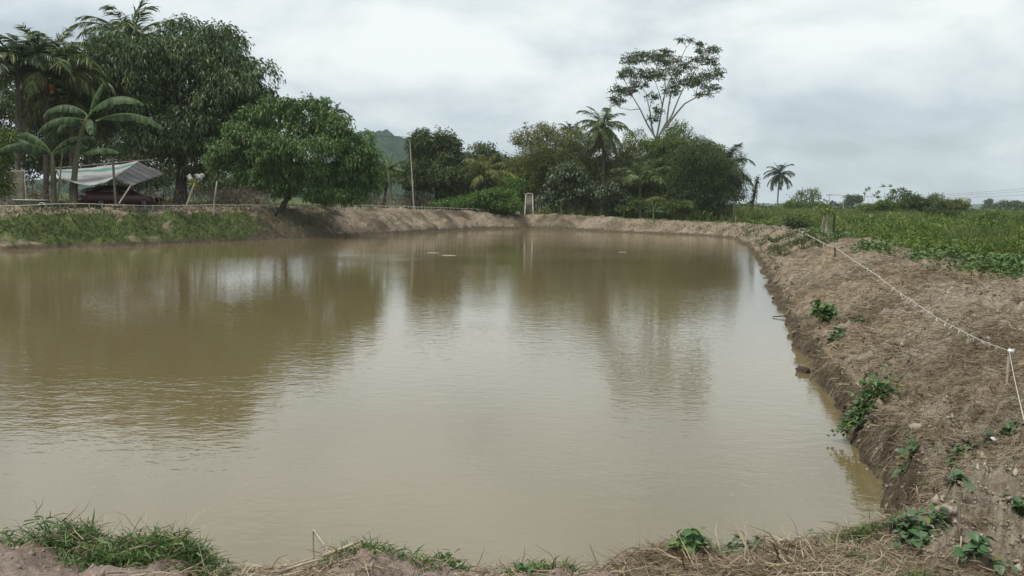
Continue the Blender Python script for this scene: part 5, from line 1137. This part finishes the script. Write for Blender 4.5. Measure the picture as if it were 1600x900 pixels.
    n = 160; V, F = leaves(at(1293, 331, 43) + rng.normal(size=(n, 3)) * np.array([.22, .22, .11]), rng.normal(size=(n, 3)), .16, .09, rng); tag(link('vine_tuft', make_mesh('vine_tuft', V, [(F, 0)], MT['mid'])), 'leafy vine tuft on top of the thick fence post', None, None, 'stuff')
    # pale leaf
    p = foot(1241, 60); V, F = leaves(np.array([[0, 0, 0.1]]), np.array([[.7, 0, .75]]), .75, .22, rng, 0, .3); V = np.vstack([V, V + [0, .02, 0]]); tag(link('dry_leaf', make_mesh('dry_leaf', V, [(np.vstack([F, F[:, ::-1] + 4]), 0)], MT['rope']), None, p), 'pale dry leaf sticking up at the end of the rope line', 'leaf')
    # power poles with wires
    heads = []
    for k, (px, py0, py1, y, w, lab) in enumerate([(1296, 328, 304, 260, 1.0, 'power pole with crossarm nearest the lone coconut palm'), (1318, 328, 308, 330, 1.0, 'farther power pole left of the little round tree')]):
        p = at(px, py0, y); p[2] = gz(p[0], p[1]) if False else .9; q = at(px, py1, y); t = thing('power_pole', lab, 'power pole', p, 'power poles across the field')
        MB().tube([np.array([0, 0, -.2]), q - p], [.14, .1], 7).obj('mast', MT['wood'], t); MB().box(tuple(q - p + [-.95, -.06, -.25]), tuple(q - p + [.95, .06, -.1])).obj('crossarm', MT['darkwood'], t); heads.append(q)
    for k, (px, py, y) in enumerate([(1640, 296, 150), (1640, 302, 150), (1640, 291, 150)]):
        a = heads[0] + [(k - 1) * .85, 0, 0]; e = at(px, py, y); u = np.linspace(0, 1, 16)[:, None]
        P = a * (1 - u) + e * u - np.array([0, 0, 1.]) * 4 * 1.0 * u * (1 - u)
        tag(MB().tube(P - a, .018, 4).obj('power_cable', MT['blackmetal'], None, False, a), ['lowest of three', 'middle one of three', 'highest of three'][[1, 0, 2][k] if False else k] + ' thin power cables over the field', 'cable', 'power cables over the field')
yard()
# ------------------------------------------------------------------ rope lines
def left_string():
    # runs along the crest of the left and far bank about 3.4 m from the water
    xs = np.linspace(-5, 800, 1200); best = []
    yy = np.linspace(38, 110, 500)
    pts = []
    for px in np.linspace(-8, 790, 220):
        d = ray(px, 330.0); X = d[0] / d[1] * yy; dist = sdf(X, yy)
        k = np.argmax((dist > 3.3) & (yy > 44)); pts.append((X[k], yy[k]))
    pts = np.array(pts); z = ground(pts[:, 0], pts[:, 1])
    ker = np.ones(15) / 15; pad = np.pad(pts, ((7, 7), (0, 0)), 'edge'); pts = np.stack([np.convolve(pad[:, k], ker, 'valid') for k in range(2)], 1)
    z = ground(pts[:, 0], pts[:, 1]); zs = np.convolve(np.pad(z, 10, 'edge'), np.ones(21) / 21, 'valid')
    seg = np.r_[0, np.cumsum(np.linalg.norm(np.diff(pts, axis=0), axis=1))]
    b = np.array([pts[0][0], pts[0][1], z[0]]); t = thing('string_fence', 'low white cord on many short pegs along the left bank', 'cord fence', b)
    zs = np.convolve(np.pad(z, 20, 'edge'), np.ones(41) / 41, 'valid'); top = np.c_[pts, np.maximum(zs, z - .1) + .33]; top[:, 2] = np.convolve(np.pad(top[:, 2], 4, 'edge'), np.ones(9) / 9, 'valid')
    MB().tube(top - b, .022, 5).obj('cord', MT['rope'], t)
    n = 76; rng = np.random.default_rng(5); peg = None
    for k in range(n):
        u = seg[-1] * (k + .5 + rng.uniform(-.15, .15)) / n; p = np.array([np.interp(u, seg, top[:, q]) for q in range(3)])
        if peg is None: peg = MB().tube([(0, 0, .06), (0, 0, -.34)], [.042, .036], 5).mesh('peg', MT['white'])
        o = link('peg', peg, t, p - b); o.rotation_euler = (rng.normal() * .06, rng.normal() * .08, 0); s = rng.uniform(.85, 1.1) * (.75 if p[0] < -24 else 1); o.scale = (1, 1, s)
left_string()
def right_rope():
    rng = np.random.default_rng(6)
    K = [(1150, 351, 68, .12), (1200, 353, 60, .2), (1254, 362, 45, .3), (1287, 380, 29, .3), (1305, 386, 25.5, .33), (1370, 430, 14.6, .3), (1440, 480, 9.9, .3), (1500, 515, 8.2, .33), (1577, 548, 6.9, .36), (1600, 655, 4.9, .3), (1640, 800, 3.6, .3)]
    P = np.array([at(a, b, y) for a, b, y, h in K])
    for i, (a, b, y, h) in enumerate(K):        # keep the line a hand or two above the ground it crosses
        d = ray(a, b); ys = np.linspace(y * .7, y * 1.35, 160); q = EYE + d * (ys / d[1])[:, None]; hh = q[:, 2] - ground(q[:, 0], q[:, 1]); k = np.argmin(np.abs(hh - h)); P[i] = q[k]
    b = np.array([P[8][0], P[8][1], gz(P[8][0], P[8][1])]); t = thing('rope_line', 'thin white rope strung along the right bank with small ties', 'rope line', b)
    Q = []
    for i in range(len(P) - 1):
        u = np.linspace(0, 1, 14)[:-1, None]; sg = .05 if i < 9 else 0
        Q.append(P[i] * (1 - u) + P[i + 1] * u - np.array([0, 0, 1.]) * 4 * sg * .4 * u * (1 - u))
    Q = np.concatenate(Q + [P[-1:]]); seg = np.linalg.norm(Q - EYE, axis=1)
    MB().tube(Q - b, np.clip(seg * .00034, .0028, .012), 6).obj('rope', MT['rope'], t)
    tie = MB().tube([(0, 0, .012), (0, .004, -.02), (.004, 0, -.055)], [.009, .008, .004], 5).mesh('tie', MT['white'])
    for px in list(range(1395, 1575, 12)) + [1330, 1350, 1372]:
        k = np.argmin(np.abs(P[3:9, 0] / P[3:9, 1] - ray(px, 480)[0] / ray(px, 480)[1])); r = Q[13 * 3:13 * 8]; rr = r[:, 0] / r[:, 1]; tgt = ray(px, 480)[0] / ray(px, 480)[1]
        j = np.argmin(abs(rr - tgt)); o = link('tie', tie, t, r[j] - b); o.rotation_euler = (rng.normal() * .3, rng.normal() * .3, 0); s = np.clip(r[j][1] / 9, .8, 2); o.scale = (s, s, s)
    def post(i, r, m='wood', ex=.02):
        p = P[i]; g = gz(p[0], p[1]); MB().tube([(p[0] - b[0], p[1] - b[1], g - .1 - b[2]), (p[0] - b[0], p[1] - b[1], p[2] + ex - b[2])], [r, r * .9], 6).obj('post', MT[m], t)
    post(8, .013, ex=.03); post(4, .03, 'darkwood'); post(3, .03); post(2, .035, 'rope')
    mb = MB(); ico(mb, P[8] - b + [.01, -.02, 0], np.array([.035, .022, .02]), 1, .4, rng); mb.obj('knot', MT['white'], t)
right_rope()
# ------------------------------------------------------------------ things in the water
def water_things():
    rng = np.random.default_rng(191)
    p = onz(1255, 582, 0); mb = MB(); ico(mb, np.zeros(3), np.array([.095, .09, .085]), 4, .5, rng); tag(mb.obj('mud_clod', MT['mud'], None, False, p + [0, 0, .022]), 'dark mud clod poking out of the water near the right bank', 'clod')
    p = onz(1228, 497, 0); t = thing('sunken_branch', 'bare dark branch lying in the water at the right bank', 'branch', p)
    mb = MB(); mb.tube([(-.32, .05, .02), (-.1, 0, .05), (.15, -.05, .08), (.45, -.02, .2)], [.012, .016, .022, .028], 6); mb.tube([(-.05, 0, .05), (.03, -.25, .03), (.05, -.5, -.02)], [.014, .01, .006], 5); mb.obj('limb', MT['darkbark'], t)
    for k, (px, py, sx, lab) in enumerate([(676, 395, .3, 'pale scum patch floating on the pond, left of two'), (702, 399, .36, 'pale scum patch floating on the pond, right of two'), (719, 369, .24, 'small pale scum patch floating far out near the bank'), (973, 394, .25, 'faint pale speck floating before the wood')]):
        p = onz(px, py, 0); n = 16; th = np.arange(n) * 2 * np.pi / n; r = 1 + .25 * fbm(np.cos(th) * 2 + k * 9, np.sin(th) * 2, 2, k)
        top = np.c_[np.cos(th) * r * sx, np.sin(th) * r * sx * .5, np.full(n, .008)]; bot = top * [1.06, 1.06, 1] - [0, 0, .03]
        mb = MB(); mb.add(np.vstack([top, bot]), [np.array([list(range(n))]), np.array([[a, a + n, (a + 1) % n + n, (a + 1) % n] for a in range(n)])]); tag(mb.obj('floating_scum', MT['foam'], None, False, p), lab, 'scum', 'pale scum floating on the pond')
water_things()
# ------------------------------------------------------------------ near plants, clods and stalks
def heart_leaf(name, mat, L=1.0, Wd=.8):
    n = 6; t = np.linspace(0, 1, n + 1); w = Wd * .5 * np.array([.0, .72, 1., .9, .66, .33, 0]); z = -.25 * t ** 2
    V = [(x * L, 0, z_ * L) for x, z_ in zip(t, z)]
    V += [(x * L - .08 * (i == 1), ww, z_ * L + ww * .3) for i, (x, z_, ww) in enumerate(zip(t, z, w))] + [(x * L - .08 * (i == 1), -ww, z_ * L + ww * .3) for i, (x, z_, ww) in enumerate(zip(t, z, w))]
    m = n + 1; Q = [[i, i + 1, m + i + 1, m + i] for i in range(1, n - 1)] + [[i + 1, i, 2 * m + i, 2 * m + i + 1] for i in range(1, n - 1)]
    T = [[0, 1, m + 1], [1, 0, 2 * m + 1], [n - 1, n, m + n - 1], [n, n - 1, 2 * m + n - 1]]
    return make_mesh(name, np.array(V), [(np.array(Q), 0), (np.array(T), 0)], mat, True)
NEARM = [leaf_mat('vine_leaf_%s' % w, st, .2, .42, .4) for w, st in (('deep', [(0.2, (0.0595, 0.1268, 0.046)), (0.8, (0.1058, 0.1932, 0.0736))]), ('fresh', [(0.2, (0.0968, 0.187, 0.0514)), (0.8, (0.1573, 0.264, 0.0795))]), ('grey', [(0.2, (0.0924, 0.1446, 0.0714)), (0.8, (0.1502, 0.2142, 0.1071))]))]
NEARM.append(leaf_mat('vine_leaf_yellowed', [(.2, (.17, .15, .055)), (.8, (.28, .23, .10))], .2, .6, .2))
HL = [heart_leaf('leaf', m) for m in NEARM[:3]] + [heart_leaf('leaf', m, 1, .5) for m in NEARM]
def near_plant(name, label, px, py, wpx, n, ls, h, seed, kinds=(0, 1, 2), cat='plant', group=None, flat=.35):
    """a low plant: stems and separate leaves spread over wpx pixels around its foot"""
    rng = np.random.default_rng(seed); c = onz(px, py, 1.12); c[2] = gz(c[0], c[1])
    d = ray(px, py); ys = np.linspace(c[1] * .6, c[1] * 1.5, 300); q = EYE + d * (ys / d[1])[:, None]; hit = np.argmax(q[:, 2] < ground(q[:, 0], q[:, 1]) + h * .3)
    if hit > 0: c = q[hit]; c[2] = gz(c[0], c[1])
    t = thing(name, label, cat, c, group); s = wpx * c[1] / FPX * .5
    mb = MB()
    ns = max(4, n // 6); stems = []
    for k in range(ns):
        a = rng.uniform(0, 6.28); r = s * rng.random() ** .5; e = np.array([math.cos(a) * r, math.sin(a) * r * .45, 0]); e[2] = gz(c[0] + e[0], c[1] + e[1]) - c[2] + h * rng.uniform(.45, 1.0) * (1 - .4 * r / s)
        st = e * .25; st[2] = gz(c[0] + st[0], c[1] + st[1]) - c[2] - .01
        q = wiggle(st, e, 6, .2, rng); q[1:-1, 2] += .02; stems.append(q); mb.tube(q, np.linspace(.004, .002, 6) * (c[1] / 5) ** .5, 4, cap=False)
    mb.obj('stems', MT['creeper'], t)
    for k in range(n):
        q = stems[rng.integers(ns)]; p = q[rng.integers(2, 6)] + rng.normal(size=3) * ls * .35
        g = gz(c[0] + p[0], c[1] + p[1]) - c[2]; p[2] = max(p[2], g + .012)
        o = link('leaf', HL[rng.choice(kinds) if rng.random() > .07 else 6], t, p); L = ls * rng.uniform(.65, 1.2); o.scale = (L, L, L)
        o.rotation_euler = (rng.normal() * flat, rng.normal() * flat + .1, rng.uniform(0, 6.28))
near_plant('broadleaf_weed', 'bright broad leaved weed rising on the near bank edge', 1075, 856, 72, 70, .052, .15, 201, (0, 1, 1))
near_plant('broadleaf_weed', 'bluish leaved weed right beside the bright one on the near bank', 1165, 862, 70, 60, .045, .09, 202, (0, 2, 2))
near_plant('creeping_vine', 'dense patch of lobed vine leaves in the near right corner', 1432, 832, 110, 120, .058, .11, 203, (0, 2))
near_plant('creeping_vine', 'small vine patch below the pale clay ridge at lower right', 1545, 862, 90, 46, .055, .06, 204, (0, 2))
near_plant('creeping_vine', 'dark vine leaves at the right picture edge', 1595, 800, 44, 30, .055, .08, 205, (0,))
near_plant('creeping_vine', 'small vine sprig halfway up the near right bank', 1492, 720, 56, 34, .07, .07, 206, (0, 1, 2))
near_plant('creeping_vine', 'spreading vine with a white scrap among its leaves', 1555, 692, 90, 46, .065, .06, 207, (0, 2))
near_plant('creeping_vine', 'tiny vine sprout above the lower right clay ridge', 1490, 752, 26, 10, .08, .05, 208, (2,))
near_plant('leafy_weed', 'large leafy green weed growing on the right bank over the water', 1358, 618, 112, 380, .075, .48, 209, (0, 1, 4, 3))
near_plant('leafy_weed', 'rounded green weed farther up the right bank near the branch', 1288, 484, 44, 150, .14, .62, 210, (1, 4, 3))
near_plant('leafy_weed', 'small low weed between the two large weeds on the right bank', 1312, 524, 40, 40, .11, .16, 211, (0, 2, 5))
near_plant('leafy_weed', 'sparse grey green weed behind the rounded weed on the right bank', 1340, 500, 46, 40, .11, .14, 212, (2, 5))
near_plant('leafy_weed', 'dark weed in the gully at the right water edge', 1420, 712, 44, 60, .07, .2, 213, (0, 3))
near_plant('leafy_weed', 'tiny sprig on the near bank crest at centre', 826, 880, 34, 18, .04, .06, 214, (3, 4))
near_plant('leafy_weed', 'tiny sprig on the near bank crest left of centre', 700, 866, 44, 24, .04, .05, 215, (3, 4))
near_plant('leafy_weed', 'short wilting sprig beside the dark broken stick', 1268, 830, 20, 8, .045, .14, 216, (0, 3))
def near_bits():
    rng = np.random.default_rng(221)
    def gp(px, py, z=1.12):
        d = ray(px, py); ys = np.linspace(2.2, 14, 900); q = EYE + d * (ys / d[1])[:, None]; k = np.argmax(q[:, 2] < ground(q[:, 0], q[:, 1])); return q[k] if k else onz(px, py, z)
    # small loose clods
    for k, (px, py, sx, lab) in enumerate([(1478, 802, .05, 'pale clay clod at the water side of the lower right ridge'), (1468, 826, .05, 'smaller pale clod below the one on the lower right ridge'), (1432, 668, .06, 'pale clod on the lip of the right gully'), (1228, 846, .05, 'pale clod on the near bank left of the broken stick')]):
        p = gp(px, py); mb = MB(); ico(mb, np.zeros(3), np.array([sx, sx * .8, sx * .6]), 4, .35, rng)
        tag(mb.obj('clay_clod', MT['clay'], None, False, p + [0, 0, sx * .2]), lab, 'clod', 'pale clods on the right bank')
    # loose stalks
    def stalk(px0, py0, px1, py1, h0, h1, r, lab, m='straw_s'):
        p = gp(px0, py0); q0 = gp(px1, min(py1, 890)) if h1 < .03 else None
        if q0 is None: q0 = at(px1, py1, p[1] + rng.uniform(-.05, .1))
        else: q0 = q0 + [0, 0, h1]
        p = p + [0, 0, h0]; d = q0 - p; mid = d * .5 + rng.normal(size=3) * np.linalg.norm(d) * .03
        tag(MB().tube([d * 0, mid, d], [r, r, r * .75], 6).obj('dry_stalk', MT[m], None, True, p), lab, 'stalk', 'dry stalks on the near bank')
    MT['straw_s'] = rough_mat('pale_stalk', (.3, .24, .165), (.52, .45, .34), 18, .75, 0); MT['grey_s'] = rough_mat('grey_twig', (.11, .09, .07), (.22, .185, .15), 18, .85, 0)
    for a in [(470, 884, 566, 864, .02, .1, .008, 'longest pale stalk lying across the straw heap at bottom centre'), (505, 878, 566, 844, .03, .2, .008, 'pale stalk rising to the right from the straw heap'), (418, 884, 415, 842, 0, .1, .006, 'upright pale stalk at the left end of the straw heap'), (432, 884, 421, 834, 0, .1, .004, 'thin pale stalk leaning left behind the upright one'), (424, 880, 416, 845, 0, .1, .006, 'second short stalk standing by the upright one'), (540, 894, 582, 882, .01, .1, .007, 'pale stalk low at the right end of the straw heap'),
              (420, 890, 490, 872, .01, .1, .006, 'pale stalk lying over the left half of the straw heap'), (440, 896, 500, 874, .01, .1, .006, 'pale stalk crossing the straw heap low down'), (490, 870, 530, 896, .03, .02, .006, 'stalk sloping down right through the straw heap'), (300, 862, 350, 866, .02, .02, .005, 'pale stalk lying at the right end of the green grass patch'), (6, 846, 60, 846, .01, .02, .006, 'pale stalk lying flat at the lower left picture edge'), (95, 822, 128, 850, .02, .01, .006, 'bent pale stalk under the grass at lower left'),
              (1490, 852, 1560, 884, .03, .01, .007, 'pale stick lying in the lower right corner'), (1494, 888, 1502, 838, .02, .1, .004, 'thin pale stalk standing in the lower right vine'), (1438, 792, 1432, 760, .02, .1, .005, 'thin stalk standing at the top of the right gully')]: stalk(*a)
    for a in [(1283, 832, 1308, 808, 0, .1, .009, 'dark broken stick leaning right on the near bank crest'), (372, 860, 400, 824, 0, .1, .004, 'thin twig rising right of the green grass patch'), (160, 812, 176, 775, 0, .1, .003, 'curved bare twig above the green grass patch'), (155, 806, 128, 795, 0, .1, .003, 'bare twig pointing left above the green grass patch'), (985, 846, 1004, 818, 0, .1, .003, 'twig standing on the straw mound, right of two'), (962, 850, 955, 828, 0, .1, .003, 'twig standing on the straw mound, left of two'), (616, 884, 604, 842, 0, .1, .002, 'thin curved twig right of the straw heap'), (230, 830, 258, 805, 0, .1, .003, 'bare twig slanting right over the green grass patch')]: stalk(*a, m='grey_s')
    # white scrap
    p = gp(1552, 696); mb = MB(); mb.box((-.028, -.02, 0), (.028, .02, .012)); o = mb.obj('white_scrap', MT['white'], None, False, p + [0, 0, .05]); o.rotation_euler = (.5, .1, .6); tag(o, 'small white plastic scrap caught in the vine on the right bank', 'scrap')
near_bits()
def crumbs():
    rng = np.random.default_rng(241)
    O = np.array([(1, 0, 0), (-1, 0, 0), (0, 1, 0), (0, -1, 0), (0, 0, 1), (0, 0, -1)], float); T = np.array([(0, 2, 4), (2, 1, 4), (1, 3, 4), (3, 0, 4), (2, 0, 5), (1, 2, 5), (3, 1, 5), (0, 3, 5)])
    def build(name, x, y, size, mat, label):
        z = ground(x, y); n = len(x); V = np.c_[x, y, z][:, None] + O[None] * size[:, None, None] * rng.uniform(.55, 1.3, (n, 6, 1)) + rng.normal(size=(n, 6, 3)) * size[:, None, None] * .25
        stuff(name, V.reshape(-1, 3), (np.arange(n)[:, None, None] * 6 + T[None]).reshape(-1, 3), mat, label)
    x, y, r = scatter(26000, 2.4, 12, -42, 46, rng, .8); d = sdf(x, y); nz = fbm(x * 1.5, y * 1.5, 3, 33); ok = (d > .1) & (rng.random(len(x)) < .5 + nz * 1.2)
    x, y, r = x[ok], y[ok], r[ok]; build('soil_crumbs', x, y, .004 * np.exp(rng.normal(size=len(x)) * .55) * (1 + r / 8), MT['crumb'], 'small crumbs of dry soil strewn over the near bank')
    x, y, r = scatter(70000, 3.2, 16, 8, 44, rng, .6); ck = clay(x, y); ok = rng.random(len(x)) < np.clip(ck / .12, 0, .55); x, y, r = x[ok], y[ok], r[ok]
    build('clay_crumbs', x, y, .007 * np.exp(rng.normal(size=len(x)) * .6) * np.clip(r / 6, .8, 2), MT['clay'], 'crumbly pale clay lying on the right bank ridges')
    x, y, r = scatter(24000, 5.5, 70, 8, 34, rng, .8); _, d, _, _ = ground(x, y, True); ok = (d > .0) & (d < .7) & (rng.random(len(x)) < 1.0 - d); x, y, r = x[ok], y[ok], r[ok]
    build('mud_crumbs', x, y, .014 * np.exp(rng.normal(size=len(x)) * .6) * np.clip(r / 11, .8, 2.2), MT['mud'], 'crumbled dark mud along the right waterline')
crumbs()
def straw_heaps():
    rng = np.random.default_rng(231); B = []; D = []; L = []
    def gp(px, py):
        d = ray(px, py); ys = np.linspace(2.2, 14, 900); q = EYE + d * (ys / d[1])[:, None]; k = np.argmax(q[:, 2] < ground(q[:, 0], q[:, 1])); return q[k] if k else onz(px, py, 1.1)
    for (px, py, sx, h, n) in [(490, 888, .2, .05, 260), (960, 868, .22, .09, 900), (40, 830, .3, .06, 500), (1290, 880, .35, .04, 600), (1180, 890, .35, .04, 500)]:
        c = gp(px, py); q = rng.normal(size=(n, 2)) * [sx, sx * .5]; z = ground(c[0] + q[:, 0], c[1] + q[:, 1]); B.append(np.c_[c[0] + q[:, 0], c[1] + q[:, 1], z + rng.random(n) * h * np.exp(-(q ** 2).sum(1) / sx ** 2)]); D.append(rng.normal(size=(n, 3)) * [1, 1, .3]); L.append(rng.uniform(.08, .3, n))
    b = np.concatenate(B); V, F = blades(b, np.concatenate(D), np.concatenate(L), rng.uniform(.003, .008, len(b)), rng, .3)
    stuff('straw_heap', V, F, MT['straw'], 'small heaps of straw on the near bank crest')
straw_heaps()
# ------------------------------------------------------------------ haze
def haze():
    m = bpy.data.materials.new('haze_air'); m.use_nodes = True; t = m.node_tree; t.nodes.clear()
    v = N(t, 'ShaderNodeVolumePrincipled'); v.inputs['Color'].default_value = (.86, .93, 1, 1); v.inputs['Density'].default_value = .0002; v.inputs['Anisotropy'].default_value = .1
    o = N(t, 'ShaderNodeOutputMaterial'); t.links.new(v.outputs[0], o.inputs['Volume'])
    tag(MB().box((-3300, -3300, -3.2), (3300, 3300, 190)).obj('haze', m), 'pale humid air over the whole place', None, None, 'stuff')
haze()
